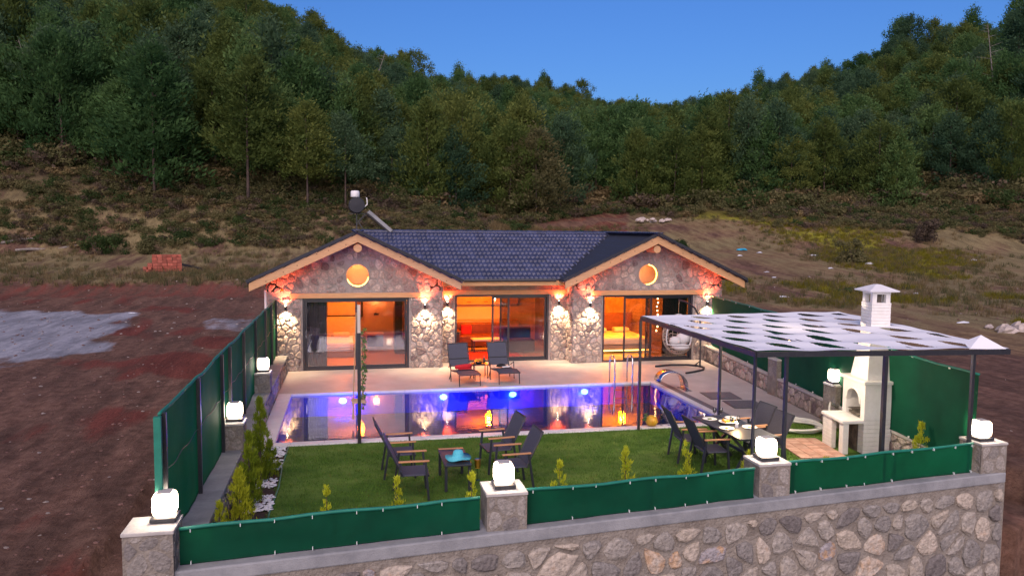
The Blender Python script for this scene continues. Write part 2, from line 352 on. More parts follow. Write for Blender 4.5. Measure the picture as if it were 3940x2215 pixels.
# ------------------------------------------------------------------ rubble stonework
def clip(poly, px, py, nx, ny):
    """keep the side where (p - P).n <= 0"""
    out = []; n = len(poly)
    for i in range(n):
        a = poly[i]; b = poly[(i+1) % n]
        da = (a[0]-px)*nx+(a[1]-py)*ny; db = (b[0]-px)*nx+(b[1]-py)*ny
        if da <= 0: out.append(a)
        if (da < 0 < db) or (db < 0 < da):
            t = da/(da-db); out.append((a[0]+t*(b[0]-a[0]), a[1]+t*(b[1]-a[1])))
    return out
def area(p): return .5*sum(p[i][0]*p[(i+1) % len(p)][1]-p[(i+1) % len(p)][0]*p[i][1] for i in range(len(p)))
def cells(region, size, gap, jit=.42, R=random, aspect=1.0):
    """rounded stones of a rubble wall inside one convex region (counter-clockwise)"""
    xs = [p[0] for p in region]; ys = [p[1] for p in region]
    sx, sy = size*aspect, size
    G = {}
    i0, i1 = int(min(xs)/sx)-2, int(max(xs)/sx)+2; j0, j1 = int(min(ys)/sy)-2, int(max(ys)/sy)+2
    for i in range(i0, i1+1):
        for j in range(j0, j1+1):
            G[i, j] = ((i+.5+R.uniform(-jit, jit)+(.5 if j % 2 else 0))*sx, (j+.5+R.uniform(-jit, jit))*sy, R.uniform(-.012, .012))
    out = []
    for (i, j), (x, y, w) in G.items():
        p = list(region)
        for di in (-2,-1,0,1,2):
            for dj in (-2,-1,0,1,2):
                if (di, dj) == (0, 0) or (i+di, j+dj) not in G: continue
                a, b, w2 = G[i+di, j+dj]; nx, ny = a-x, b-y; d2 = math.hypot(nx, ny); nx /= d2; ny /= d2
                h = d2/2 + (w-w2)*2 - gap*R.uniform(.35, .75)
                p = clip(p, x+nx*h, y+ny*h, nx, ny)
                if len(p) < 3: break
            if len(p) < 3: break
        if len(p) < 3 or abs(area(p)) < (size*.28)**2: continue
        q = [p[0]]
        for a in p[1:]:
            if math.hypot(a[0]-q[-1][0], a[1]-q[-1][1]) > size*.06: q.append(a)
        if len(q) < 3: continue
        c = []
        for k in range(len(q)):           # one corner cutting pass
            a, b = q[k], q[(k+1) % len(q)]; s = R.uniform(.24, .36)
            c += [(a[0]+(b[0]-a[0])*s, a[1]+(b[1]-a[1])*s), (a[0]+(b[0]-a[0])*(1-s), a[1]+(b[1]-a[1])*(1-s))]
        cx = sum(a[0] for a in c)/len(c); cy = sum(a[1] for a in c)/len(c)
        c = [(cx+(a[0]-cx)*R.uniform(.93, 1.03), cy+(a[1]-cy)*R.uniform(.93, 1.03)) for a in c]
        out.append((c, (cx, cy), abs(area(c))))
    return out
def stone_geo(mb, c, ctr, O, X, Z, N, proud, R=random):
    n = len(c); O, X, Z, N = map(Vector, (O, X, Z, N)); tone = min(1, max(0, R.gauss(.5, .24)))
    h = proud*R.uniform(.6, 1.3); V = []
    for s, d in ((1.0, -.03), (.96, h*.55), (.72, h)):
        for a in c:
            x = ctr[0]+(a[0]-ctr[0])*s; y = ctr[1]+(a[1]-ctr[1])*s
            V.append(O+X*x+Z*y+N*(d+(R.uniform(-.2, .2)*h if s < 1 else 0)))
    V.append(O+X*ctr[0]+Z*ctr[1]+N*h*R.uniform(.85, 1.2))
    F = [(k, (k+1) % n, n+(k+1) % n, n+k) for k in range(n)] + [(n+k, n+(k+1) % n, 2*n+(k+1) % n, 2*n+k) for k in range(n)]
    F += [(2*n+k, 2*n+(k+1) % n, 3*n) for k in range(n)]
    mb.add(V, F, tone)
def lay_stones(regions, size, gap, O, X, Z, N, proud, parent, m, budget=300, avoid=None, aspect=1.0, seed=1, order=None):
    """regions: convex polygons in wall coordinates. The biggest stones become parts, the rest one joined part."""
    R = random.Random(seed); A = []
    for reg in regions:
        if area(reg) < 0: reg = reg[::-1]
        for c in cells(reg, size, gap, R=R, aspect=aspect):
            if avoid and avoid(c[1]): continue
            A.append(c)
    A.sort(key=order or (lambda c: -c[2]))
    for c, ctr, ar in A[:budget]:
        mb = MB(); stone_geo(mb, c, ctr, O, X, Z, N, proud, R); mb.build('stone', m, parent)
    if len(A) > budget:
        mb = MB()
        for c, ctr, ar in A[budget:]: stone_geo(mb, c, ctr, O, X, Z, N, proud, R)
        mb.build('small_stones', m, parent, kind='stuff')
    return len(A)
# ------------------------------------------------------------------ land
YAW = 0.2125
def lut(x, xs, ys): return float(np.interp(x, xs, ys))
US = [-1500, 0, 995, 1239, 1499, 1682, 1973, 2294, 2524, 2845, 3227, 3457, 3885, 5200]
SKYV = [-500, -190, 0, 150, 245, 318, 300, 388, 414, 352, 232, 130, 40, -250]
RD = [150, 155, 165, 175, 190, 205, 215, 235, 245, 215, 185, 170, 155, 150]
UB = [-1500, 0, 960, 1500, 1980, 2300, 2600, 3000, 3400, 3940, 5200]
DB = [74, 74, 76, 80, 83, 90, 88, 86, 86, 80, 78]
VB = [660, 670, 742, 775, 850, 800, 810, 800, 795, 770, 740]
def smooth(a, b, x):
    t = min(1, max(0, (x-a)/((b-a) or 1e-9))); return t*t*(3-2*t)
def polar(x, y):
    dx, dy = x-CAM[0], y-CAM[1]
    D = dx*math.sin(YAW)+dy*math.cos(YAW); Lq = dx*math.cos(YAW)-dy*math.sin(YAW)
    r = math.hypot(dx, dy); Dc = max(D, r*.62, .05)
    u = 1970+2926*max(-1.25, min(1.25, Lq/Dc))
    return D, Dc, u, r
def unpolar(u, D):
    L = (u-1970)/2926*D
    return (CAM[0]+D*math.sin(YAW)+L*math.cos(YAW), CAM[1]+D*math.cos(YAW)-L*math.sin(YAW))
def ground(x, y, rough=True):
    D, Dc, u, r = polar(x, y)
    db = lut(u, UB, DB); zb = 4.4+(882-lut(u, UB, VB))/2926*db
    rd = lut(u, US, RD); zr = 4.4+(882-lut(u, US, SKYV))/2926*rd - 8.0
    side = smooth(1500, 2300, u)
    left = lut(Dc, [0, 42, 47, 50, 58, 66, db, rd, rd+60, 400], [0, 0, .15, .85, 1.15, 2.2, zb, zr, zr+8, zr-10])
    right = lut(Dc, [0, 30, 40, 55, 70, db, rd, rd+60, 400], [0, .05, .3, 1.2, 2.9, zb, zr, zr+8, zr-10])
    z = left*(1-side)+right*side
    cosb = D/(r+1e-6); z *= smooth(-.5, .1, cosb)
    if rough:
        p = Vector((x*.11, y*.11, 0)); z += .22*noise.noise(p)*smooth(30, 60, Dc)
        z += .03*noise.noise(Vector((x*.7, y*.7, 3)))
        if Dc < 48 and (x < -6.7 or x > 8.5):      # wheel ruts and scraped earth
            q = x+.28*y; z += (.055*noise.noise(Vector((q*1.9, y*.16, 11)))+.03*noise.noise(Vector((q*4.5, y*.4, 4))))*smooth(48, 38, Dc)
        if Dc > 60: z += 1.2*noise.noise(Vector((x*.035, y*.035, 7)))*smooth(60, 110, Dc)
    # the land falls away in front of the retaining wall; the plot itself is cut out below the lawn
    fall = smooth(-13.6, -15.6, y-.1*x) if x > -7.0 else smooth(-16.0, -24, y)*.6
    fall = max(fall, smooth(-12.0, -17, y)*smooth(12, 7.5, x)) if x > 6 else fall
    z -= 2.9*fall*smooth(60, 25, r)*smooth(26, 9, x)
    if -6.6 < x < 8.2 and -15.0 < y < 9: z = min(z, -.6 if y > -13.6 else -2.6)
    elif -7.6 < x < 9.3 and -15.0 < y < 9: z = min(z, -.12)
    return z

def build_terrain():
    az = list(np.linspace(-52, 52, 261)) + list(np.linspace(54, 306, 64))
    rad = [1.5, 3, 5, 7] + list(np.arange(8, 26, .45)) + list(np.arange(26, 60, .7)) + list(np.arange(60, 130, 2)) + list(np.arange(132, 300, 6)) + [330, 370, 420, 500, 700, 1000, 1600]
    V = [(CAM[0], CAM[1], ground(CAM[0], CAM[1]))]; na = len(az); Z = {'sand': [0], 'red': [0], 'field': [0], 'yellow': [0], 'wood': [0]}
    for r in rad:
        for a in az:
            t = math.radians(a)+YAW; x = CAM[0]+r*math.sin(t); y = CAM[1]+r*math.cos(t); V.append((x, y, ground(x, y)))
            D, Dc, u, rr_ = polar(x, y); n1 = noise.noise(Vector((x*.25, y*.25, 1))); n2 = noise.noise(Vector((x*.06, y*.06, 5)))
            n3 = noise.noise(Vector((x*.8, y*.3, 9)))
            v = 882 + 4.4*2926/max(Dc, 1)           # where flat ground this far off lies in the picture
            edge = lut(u, [-800, 0, 200, 330, 480, 560], [1700, 1420, 1385, 1330, 1280, 1215])
            sand = smooth(55, -55, v-edge+55*n1+60*n3)*smooth(1196, 1236, v+22*n1+18*n3)*smooth(640, 480, u+120*n1+80*n3) if u < 760 else 0
            sand = max(sand, .55*smooth(1225, 1245, v)*smooth(1300, 1275, v+14*n1)*smooth(740, 800, u)*(u < 1060))
            red = smooth(.02, .3, n1*.6+n3*.5)*.65*(1 if u < 1200 else .4)
            for (eu, ev, eru, erv) in ((455, 1288, 120, 22), (860, 1330, 150, 30), (700, 1420, 160, 60)):
                if u < 1150: red = max(red, .95*smooth(1.3, .4, ((u-eu+40*n1)/eru)**2+((v-ev)/erv)**2))
            if 45.5 < Dc < 49 and u < 1300: red = max(red, .5)
            f = (smooth(47.5, 51, Dc) if u < 1500 else smooth(34, 44, Dc+4*n2+6*n1))
            if u > 2500: f = max(f*.8, smooth(3050, 3600, u)*smooth(26, 36, Dc))
            ye = smooth(.12, .38, n2+.4*n1)*f*(u > 2450)
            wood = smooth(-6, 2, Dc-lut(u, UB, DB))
            if 1900 < u < 2420 and Dc > 60: red = max(red, .8*smooth(.0, .2, n1+.2)); f *= .5
            warm_ = smooth(2350, 2750, u)*smooth(22, 32, Dc); f = max(f, .55*warm_); Z.setdefault('warm', [0]).append(warm_*(.75+.5*n1)); Z['sand'].append(sand); Z['red'].append(red); Z['field'].append(f*(.65+.5*n1)); Z['yellow'].append(ye); Z['wood'].append(wood)
    F = [(0, 1+(k+1) % na, 1+k) for k in range(na)]
    for i in range(len(rad)-1):
        for k in range(na):
            a = 1+i*na; F.append((a+k, a+(k+1) % na, a+na+(k+1) % na, a+na+k))
    me = bpy.data.meshes.new('ground'); me.from_pydata(V, [], F); me.polygons.foreach_set('use_smooth', [True]*len(F))
    for k, vals in Z.items():
        a = me.attributes.new(k, 'FLOAT', 'POINT'); a.data.foreach_set('value', np.clip(np.array(vals, 'f'), 0, 1))
    m = bpy.data.materials.new('earth'); m.use_nodes = True; t = m.node_tree; L = t.links.new; b = t.nodes['Principled BSDF']
    tc = _n(t, 'ShaderNodeTexCoord')
    def nz(s, d=6, st=(1,1,1)):
        mp = _n(t, 'ShaderNodeMapping'); mp.inputs['Rotation'].default_value = (0,0,math.radians(-15)); mp.inputs['Scale'].default_value = st; L(tc.outputs['Object'], mp.inputs[0])
        n = _n(t, 'ShaderNodeTexNoise'); n.inputs['Scale'].default_value = s; n.inputs['Detail'].default_value = d; n.inputs['Roughness'].default_value = .7
        L(mp.outputs[0], n.inputs['Vector']); return n.outputs[0]
    def ramp(f, a, b_, lo=.35, hi=.65):
        rp = _n(t, 'ShaderNodeValToRGB'); e = rp.color_ramp.elements; e[0].position = lo; e[1].position = hi
        e[0].color = (*a, 1); e[1].color = (*b_, 1); L(f, rp.inputs[0]); return rp.outputs[0]
    def mixa(base, col, at, nf=None):
        a = _n(t, 'ShaderNodeAttribute', attribute_name=at); fac = a.outputs['Fac']
        if nf is not None:
            s = _n(t, 'ShaderNodeMath', operation='MULTIPLY_ADD'); L(nf, s.inputs[0]); s.inputs[1].default_value = 1.4; s.inputs[2].default_value = -.7
            ad = _n(t, 'ShaderNodeMath', operation='ADD'); L(fac, ad.inputs[0]); L(s.outputs[0], ad.inputs[1])
            mr = _n(t, 'ShaderNodeMapRange'); mr.inputs[1].default_value = .35; mr.inputs[2].default_value = .7; L(ad.outputs[0], mr.inputs[0]); fac = mr.outputs[0]
        mx = _n(t, 'ShaderNodeMixRGB'); L(fac, mx.inputs[0]); L(base, mx.inputs[1]); L(col, mx.inputs[2]); return mx.outputs[0]
    fine = nz(3.2, 8); finer = nz(14, 6); big = nz(.25, 5, (1, .5, 1)); streak = nz(1.1, 7, (1.3, .22, 1))
    c = ramp(fine, (.075,.037,.025), (.215,.128,.094), .28, .72)
    c = mixa(c, ramp(fine, (.15,.092,.048), (.30,.205,.115)), 'warm', big)
    c = mixa(c, ramp(finer, (.095,.026,.020), (.19,.062,.045)), 'red', streak)
    c = mixa(c, ramp(fine, (.23,.245,.29), (.36,.375,.42), .3, .7), 'sand', nz(1.1, 10, (1,.5,1)))
    c = mixa(c, ramp(finer, (.12,.100,.045), (.27,.220,.120)), 'field', streak)
    c = mixa(c, ramp(finer, (.17,.17,.015), (.30,.29,.03)), 'yellow', fine)
    st_ = ramp(streak, (.62,.62,.62), (1.25,1.22,1.2), .4, .6); m0 = _n(t, 'ShaderNodeMixRGB', blend_type='MULTIPLY'); m0.inputs[0].default_value = .8; L(c, m0.inputs[1]); L(st_, m0.inputs[2]); c = m0.outputs[0]
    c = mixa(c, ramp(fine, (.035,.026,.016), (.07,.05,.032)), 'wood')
    sp = ramp(nz(30, 2), (1,1,1), (1.6,1.55,1.6), .70, .76)     # small pale stones lying about
    mx = _n(t, 'ShaderNodeMixRGB', blend_type='MULTIPLY'); mx.inputs[0].default_value = 1; L(c, mx.inputs[1]); L(sp, mx.inputs[2]); c = mx.outputs[0]
    L(c, b.inputs['Base Color']); b.inputs['Roughness'].default_value = .95; b.inputs['Specular IOR Level'].default_value = .2
    bp = _n(t, 'ShaderNodeBump'); bp.inputs['Distance'].default_value = .12; L(streak, bp.inputs['Height'])
    bp2 = _n(t, 'ShaderNodeBump'); bp2.inputs['Distance'].default_value = .05; L(finer, bp2.inputs['Height']); L(bp.outputs[0], bp2.inputs['Normal'])
    L(bp2.outputs[0], b.inputs['Normal']); me.materials.append(m)
    o = bpy.data.objects.new('ground', me); COL.objects.link(o); tag(o, kind='structure')
build_terrain()

# ------------------------------------------------------------------ scatter (only for uncountable stuff)
SRC = bpy.data.collections.new('scatter_sources')
def scatter(name, label, cat, srcs, pts, scl, rots=None, parent=None):
    c = bpy.data.collections.new(name+'_sources'); 
    for s in srcs: c.objects.link(s)
    me = bpy.data.meshes.new(name); me.from_pydata([tuple(p) for p in pts], [], [])
    n = len(pts)
    a = me.attributes.new('scl', 'FLOAT', 'POINT'); a.data.foreach_set('value', np.array(scl, 'f'))
    rt = np.zeros((n, 3), 'f'); rt[:, 2] = rng.uniform(0, 6.28, n)
    if rots is not None: rt = np.array(rots, 'f')
    a = me.attributes.new('rot', 'FLOAT_VECTOR', 'POINT'); a.data.foreach_set('vector', rt.ravel())
    a = me.attributes.new('pick', 'INT', 'POINT'); a.data.foreach_set('value', rng.integers(0, len(srcs), n).astype('i'))
    o = bpy.data.objects.new(name, me); COL.objects.link(o); o['kind'] = 'stuff'
    if label: o['label'] = label; o['category'] = cat
    g = bpy.data.node_groups.new(name, 'GeometryNodeTree')
    g.interface.new_socket('Geometry', in_out='INPUT', socket_type='NodeSocketGeometry'); g.interface.new_socket('Geometry', in_out='OUTPUT', socket_type='NodeSocketGeometry')
    gi = g.nodes.new('NodeGroupInput'); go = g.nodes.new('NodeGroupOutput')
    ip = g.nodes.new('GeometryNodeInstanceOnPoints'); ci = g.nodes.new('GeometryNodeCollectionInfo'); ci.inputs[0].default_value = c
    ci.inputs['Separate Children'].default_value = True; ci.inputs['Reset Children'].default_value = True
    ip.inputs['Pick Instance'].default_value = True
    def at(nm, tp):
        q = g.nodes.new('GeometryNodeInputNamedAttribute'); q.data_type = tp; q.inputs[0].default_value = nm; return q.outputs[0]
    L = g.links.new; L(gi.outputs[0], ip.inputs['Points']); L(ci.outputs[0], ip.inputs['Instance']); L(at('pick', 'INT'), ip.inputs['Instance Index'])
    e2r = g.nodes.new('FunctionNodeEulerToRotation'); L(at('rot', 'FLOAT_VECTOR'), e2r.inputs[0]); L(e2r.outputs[0], ip.inputs['Rotation'])
    L(at('scl', 'FLOAT'), ip.inputs['Scale']); L(ip.outputs[0], go.inputs[0])
    md = o.modifiers.new('scatter', 'NODES'); md.node_group = g
    if parent is not None: o.parent = parent
    return o
def source(name, mb, m):
    me = mb.mesh(name, Mt[m]); o = bpy.data.objects.new(name, me); return o

def leafcloud(mb, centres, per, size, R, flat=.6, toneb=0):
    """leaf clumps: small crossed faces round each centre; centre = (x, y, z, radius)"""
    for (cx, cy, cz, cr) in centres:
        tn = min(1, max(0, R.gauss(.5+toneb, .2)))
        for _ in range(per):
            while True:
                d = Vector((R.uniform(-1,1), R.uniform(-1,1), R.uniform(-1,1)))
                if .05 < d.length < 1: break
            d = d.normalized()*(.45+.55*R.random()); p = Vector((cx+d.x*cr, cy+d.y*cr, cz+d.z*cr*flat))
            n = (d.normalized()+Vector((R.uniform(-1,1), R.uniform(-1,1), R.uniform(-.4,1)))*.7).normalized()
            a = n.orthogonal().normalized(); a = (a*math.cos(R.random()*6)+n.cross(a)*math.sin(R.random()*6)).normalized(); b = n.cross(a)
            s = size*R.uniform(.6, 1.4); s2 = s*R.uniform(.35, .6)
            mb.add([p-a*s, p+b*s2, p+a*s, p-b*s2], [(0,1,2,3)], min(1, max(0, tn+R.uniform(-.15, .15))))

# ------------------------------------------------------------------ the wooded hills
def pine_crown(seed, H=10, kind=0):
    """branches in loose whorls; every branch ends in plumes of upturned needle tufts"""
    R = random.Random(seed); mb = MB(); W0 = H*R.uniform(.36, .44); z0 = H*(.03, .10, .20)[kind]; lean = R.uniform(-.4, .4)
    nb = 46
    for i in range(nb):
        t = (i+R.random())/nb; z = z0+(H*.97-z0)*t; a = i*2.4+R.uniform(-.5, .5)
        prof = ((1-t)**.62*(.55+.45*min(1, t*4+.3)), math.sqrt(max(.03, 1-(1.75*t-.72)**2)), (1-t)**.5)[kind]
        ln = W0*prof*R.uniform(.55, 1.15)+.15; up = R.uniform(-.05, .45)
        cx0 = lean*t*t; m = 2 if ln < H*.10 else 4 if ln < H*.26 else 5; tn = min(1, max(0, R.gauss(.5, .16)))
        for j in range(m):
            q = (.30+.70*(j+.6)/m) if m > 2 else (j+.5)/m; w = ln*.16*(1 if j else .7)
            px = cx0+math.cos(a)*ln*q+R.gauss(0, w); py = math.sin(a)*ln*q+R.gauss(0, w); pz = z+up*ln*q*.6+R.gauss(0, .18)
            cr = H*R.uniform(.045, .080)*(1.1-.25*q)
            out = Vector((math.cos(a), math.sin(a), .9))
            for _ in range(42):
                d = Vector((R.gauss(0, .55), R.gauss(0, .55), R.gauss(0, .62)))*cr; p = Vector((px, py, pz))+d
                ax_ = (out+Vector((R.gauss(0, .7), R.gauss(0, .7), R.gauss(.2, .5)))).normalized()
                sd = ax_.cross(Vector((R.uniform(-1,1), R.uniform(-1,1), R.uniform(-1,1)))).normalized()
                l = H*.0185*R.uniform(.7, 1.6); wd = l*.32
                mb.add([p-ax_*l*.6, p+sd*wd, p+ax_*l, p-sd*wd], [(0,1,2,3)], min(1, max(0, tn+.22*d.z/cr+R.uniform(-.1, .1))))  # plumes toned lighter on top, darker below: shading put into the needle colour
    return mb
def trunk_mb(seed, H=10, r=.11, bare=.3):
    R = random.Random(seed); mb = MB(); bx, by = R.uniform(-.3, .3), R.uniform(-.3, .3)
    pts = [(bx*t*t, by*t*t, H*.95*t-.6*(t == 0)) for t in (0, .15, .35, .6, .85, 1)]
    mb.tube(pts, [r*1.25, r, r*.8, r*.55, r*.3, r*.1], 7)
    for i in range(5):
        t = R.uniform(max(bare,.4), .9); a = R.uniform(0, 6.28); l = H*.24*(1.1-t)*R.uniform(.7, 1.2)
        p = Vector((bx*t*t, by*t*t, H*.95*t)); e = p+Vector((math.cos(a)*l, math.sin(a)*l, l*R.uniform(.1, .5)))
        mb.tube([p, (p+e)/2+Vector((0,0,-.04*l)), e], [r*.28, r*.2, r*.07], 4, caps=False)
    return mb
crowns = {}
for k, (mk, kd) in enumerate([('pineA',0),('pineB',0),('pineC',1),('pineA',1),('pineB',1),('pineC',0),('pineA',2),('pineB',2)]):
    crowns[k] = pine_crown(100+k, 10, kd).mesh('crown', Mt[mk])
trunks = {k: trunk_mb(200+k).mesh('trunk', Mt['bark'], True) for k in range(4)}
def merged(cm, tm):
    """one mesh for a far tree: crown and trunk together, two materials"""
    v = []; f = []; 
    me = bpy.data.meshes.new('tree'); n1 = len(cm.vertices)
    v = [tuple(x.co) for x in cm.vertices]+[tuple(x.co) for x in tm.vertices]
    f = [tuple(p.vertices) for p in cm.polygons]+[tuple(i+n1 for i in p.vertices) for p in tm.polygons]
    me.from_pydata(v, [], f); me.materials.append(cm.materials[0]); me.materials.append(tm.materials[0])
    me.polygons.foreach_set('material_index', [0]*len(cm.polygons)+[1]*len(tm.polygons))
    a = me.attributes.new('tone', 'FLOAT', 'POINT'); t = np.zeros(len(v), 'f'); cm.attributes['tone'].data.foreach_get('value', tb := np.zeros(n1, 'f')); t[:n1] = tb
    a.data.foreach_set('value', t); return me
fars = {k: merged(crowns[k], trunks[k % 4]) for k in crowns}
TONE = {0:'green',1:'olive',2:'blue-green',3:'green',4:'olive',5:'blue-green',6:'green',7:'olive'}
SHAPE = {0:'conical',1:'conical',2:'round-topped',3:'round-topped',4:'round-topped',5:'conical',6:'broad',7:'broad'}
R = random.Random(11)
T = []
Dq = 76.0
row = 0
while Dq < 262:
    stepu = 2926*(4.6 if Dq < 110 else 5.2)/Dq
    uu_ = -1300+R.uniform(0, stepu)
    while uu_ < 5500:
        u = uu_+R.uniform(-.35, .35)*stepu; D = Dq+R.uniform(-2.2, 2.2)
        if D > lut(u, UB, DB)+.6 and D < lut(u, US, RD)+10:
            if not (2290 < u < 2400 and D < 96): T.append((D, u, row))
        uu_ += stepu
    Dq += 4.3 if Dq < 110 else 6.2; row += 1
# the most visible trees: the nearest ones inside the frame, and those that make the skyline
vis = [t for t in T if -60 < t[1] < 4000]
sky_ = [t for t in vis if t[0] > lut(t[1], US, RD)-5]
near = sorted([t for t in vis if t not in sky_], key=lambda t: t[0]-lut(t[1], UB, DB))
R.shuffle(sky_)
single = near[:215]+sky_[:75]; sset = set(single)
first = sorted([t for t in single if t[0] < lut(t[1], UB, DB)+5.2], key=lambda t: t[1]); fset = {t: i for i, t in enumerate(first)}
ORD = ['first','second','third','fourth','fifth','sixth','seventh','eighth','ninth','tenth','eleventh','twelfth','thirteenth','fourteenth','fifteenth','sixteenth','seventeenth','eighteenth','nineteenth','twentieth']
def ordinal(i):
    if i < 20: return ORD[i]
    t, r_ = divmod(i+1, 10); tn = {2:'twenty',3:'thirty',4:'forty',5:'fifty',6:'sixty',7:'seventy'}[t]
    return (tn+'-'+ORD[r_-1]) if r_ else {2:'twentieth',3:'thirtieth',4:'fortieth',5:'fiftieth',6:'sixtieth',7:'seventieth'}[t]
far_pts = []; far_s = []
Rk = random.Random(5)
for t in T:
    D, u, rw = t; x, y = unpolar(u, D); z = ground(x, y)-.2
    k = Rk.choice([0,1,2,3,4,5,6,7]); 
    s = Rk.uniform(.72, 1.12)*(1 if D < 150 else .85)
    if u < 1300 and D < 92: s *= 1.32
    if D > lut(u, US, RD)-6 and Rk.random() < .18: s *= 1.35
    if t in sset:
        rz = Rk.uniform(0, 6.28)
        if t in fset:
            i = fset[t]; side_ = 'left' if u < 1970 else 'right'
            idx = i if u < 1970 else len(first)-1-i
            lab = f"{TONE[k]} {SHAPE[k]} pine, {ordinal(idx)} from the {side_} edge along the foot of the wood"
            o = thing('pine_tree', lab, 'tree', (x, y, z), rz, 'pines along the foot of the wood')
            c = bpy.data.objects.new('crown', crowns[k]); q = bpy.data.objects.new('trunk', trunks[k % 4])
            for h in (c, q): COL.objects.link(h); h.parent = o
        else:
            o = bpy.data.objects.new('pine_tree', fars[k]); COL.objects.link(o); o.location = (x, y, z); o.rotation_euler = (0,0,rz)
            zone = 'far left slope' if u < 700 else 'left slope above the house gable' if u < 1500 else 'dip above the tiled roof' if u < 2500 else 'right slope above the shade roof' if u < 3300 else 'far right slope'
            if t in sky_:
                lab = f"{TONE[k]} {SHAPE[k]} pine on the skyline, {zone}"; g = 'pines on the skyline, '+TONE[k]+' '+SHAPE[k]+', '+zone
            else:
                lab = f"{TONE[k]} {SHAPE[k]} pine inside the wood, {zone}"; g = 'pines in the wood, '+TONE[k]+' '+SHAPE[k]+', '+zone
            tag(o, lab, 'tree', g)
        o.scale = (s, s, s*Rk.uniform(.9, 1.15))
    else:
        far_pts.append((x, y, z)); far_s.append(s)
srcs = []
for k in fars: srcs.append(bpy.data.objects.new('wood_tree_source', fars[k]))
from collections import defaultdict
G_ = defaultdict(list)
for o in list(COL.objects):
    if o.name.startswith('pine_tree') and o.get('group', '').startswith('pines') and 'foot' not in o['group']: G_[o['label']].append(o)
for lab, L_ in G_.items():
    if len(L_) > 1:
        L_.sort(key=lambda o: polar(o.location.x, o.location.y)[2])
        for i, o in enumerate(L_): o['label'] = ' '.join((lab+', '+ordinal(i)+' from the left').split())
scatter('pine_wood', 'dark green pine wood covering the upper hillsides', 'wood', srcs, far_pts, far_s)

# one lone tall pine with a bare trunk stands out on the left; it leans over the scrub
def tall_pine(x, y, s, k, lab, bare=.36, seed=0):
    z = ground(x, y)-.1; o = thing('tall_pine', lab, 'tree', (x, y, z), seed)
    mb = pine_crown(900+seed, 10*(1-bare), 0); mb.v = [(x_*1.25, y_*1.25, z_+10*bare) for x_, y_, z_ in mb.v]
    mb.build('crown', k, o, local=True)
    trunk_mb(300+seed, 10, .10, max(bare, .3)).build('trunk', 'bark', o, local=True, smooth=True)
    o.scale = (s, s, s)
for (u, D, s, k, lab, bare) in [
    (958, 73.5, 1.42, 'pineB', 'tall olive pine with a bare pale trunk at the edge of the left scrub', .27),
    (1185, 74.5, 1.05, 'pineB', 'slim pine on a thin bare trunk left of the water tank on the roof', .28),
    (1330, 75.5, .95, 'pineC', 'dark leaning pine with a reddish trunk right behind the roof water tank', .33),
    (600, 73, 1.45, 'pineA', 'broad dark pine with low branches left of the tall bare-trunked pine', .12),
    (2060, 84, 1.0, 'scrub', 'half dead brownish pine in the middle of the valley behind the roof', .12),
    (3870, 120, 1.5, 'pineC', 'black silhouetted pine at the top right corner of the picture', .2)]:
    x, y = unpolar(u, D); tall_pine(x, y, s, k, lab, bare, int(u) % 7)
def dead_tree(u, D, h, lab, seed):
    R2 = random.Random(seed); x, y = unpolar(u, D); o = thing('dead_tree', lab, 'tree', (x, y, ground(x, y)))
    mb = MB(); lean = R2.uniform(-.25, .25); mb.tube([(0,0,-.3), (lean*h*.3, 0, h*.5), (lean*h, 0, h)], [.12, .09, .03], 6)
    mb.build('trunk', 'deadbark', o, local=True); mb = MB()
    for i in range(22):
        t = R2.uniform(.3, .98); a = R2.uniform(0, 6.28); l = h*.28*(1.15-t)
        p = Vector((lean*h*t*t, 0, h*t)); e = p+Vector((math.cos(a)*l, math.sin(a)*l, l*R2.uniform(-.1, .5))); mb.tube([p, e], [.035, .01], 4, caps=False)
    mb.build('branches', 'deadbark', o, local=True, kind='stuff')
dead_tree(170, 84, 10, 'bare dead tree with pale twigs among the pines at the far left', 1)
dead_tree(1415, 118, 12, 'pale dead tree standing above the pines left of the valley', 2)
dead_tree(3790, 108, 14, 'tall pale dead trunk among the pines on the right slope', 3)

# scrub, bushes, grass
def bush_src(seed, n, per, sz, m, h=.9, w=1.0, toneb=0):
    R2 = random.Random(seed); mb = MB(); C_ = [(R2.uniform(-w,w)*.55, R2.uniform(-w,w)*.55, R2.uniform(.15, h*.8), R2.uniform(.25, .45)) for _ in range(n)]
    leafcloud(mb, C_, per, sz, R2, flat=.75, toneb=toneb); return source('bush_source', mb, m)
scr = [bush_src(i, 9, 36, .07, 'scrub', h=.75) for i in range(3)]+[bush_src(9, 10, 34, .075, 'scrubdk', h=.8), bush_src(10, 9, 40, .07, 'dry', h=.7), bush_src(12, 9, 34, .07, 'tan', h=.5)]
pts = []; sc = []
R = random.Random(21)
while len(pts) < 3000:
    u = R.uniform(-300, 4300); D = R.uniform(60, 92); db = lut(u, UB, DB)
    lo = 66.5 if u < 1500 else (71 if u < 1950 else db-3.5)
    if u > 2700: lo = db-9*smooth(2700, 3000, u)
    if D < lo or D > db+5: continue
    x, y = unpolar(u, D); n = noise.noise(Vector((x*.12, y*.12, 2)))
    if R.random() > .75+n: continue
    pts.append((x, y, ground(x, y)-.12)); sc.append(R.uniform(.55, 1.35)*(1.25 if D > db-3 else 1))
n0 = len(pts)
while len(pts) < n0+900:      # undergrowth between the first rows of trees
    u = R.uniform(-300, 4300); D = lut(u, UB, DB)+R.uniform(0, 16)
    if 2290 < u < 2400: continue
    x, y = unpolar(u, D); pts.append((x, y, ground(x, y)-.1)); sc.append(R.uniform(1.4, 3.0))
scatter('scrub', 'low brown-green scrub covering the slope between field and wood', 'scrub', scr, pts, sc)
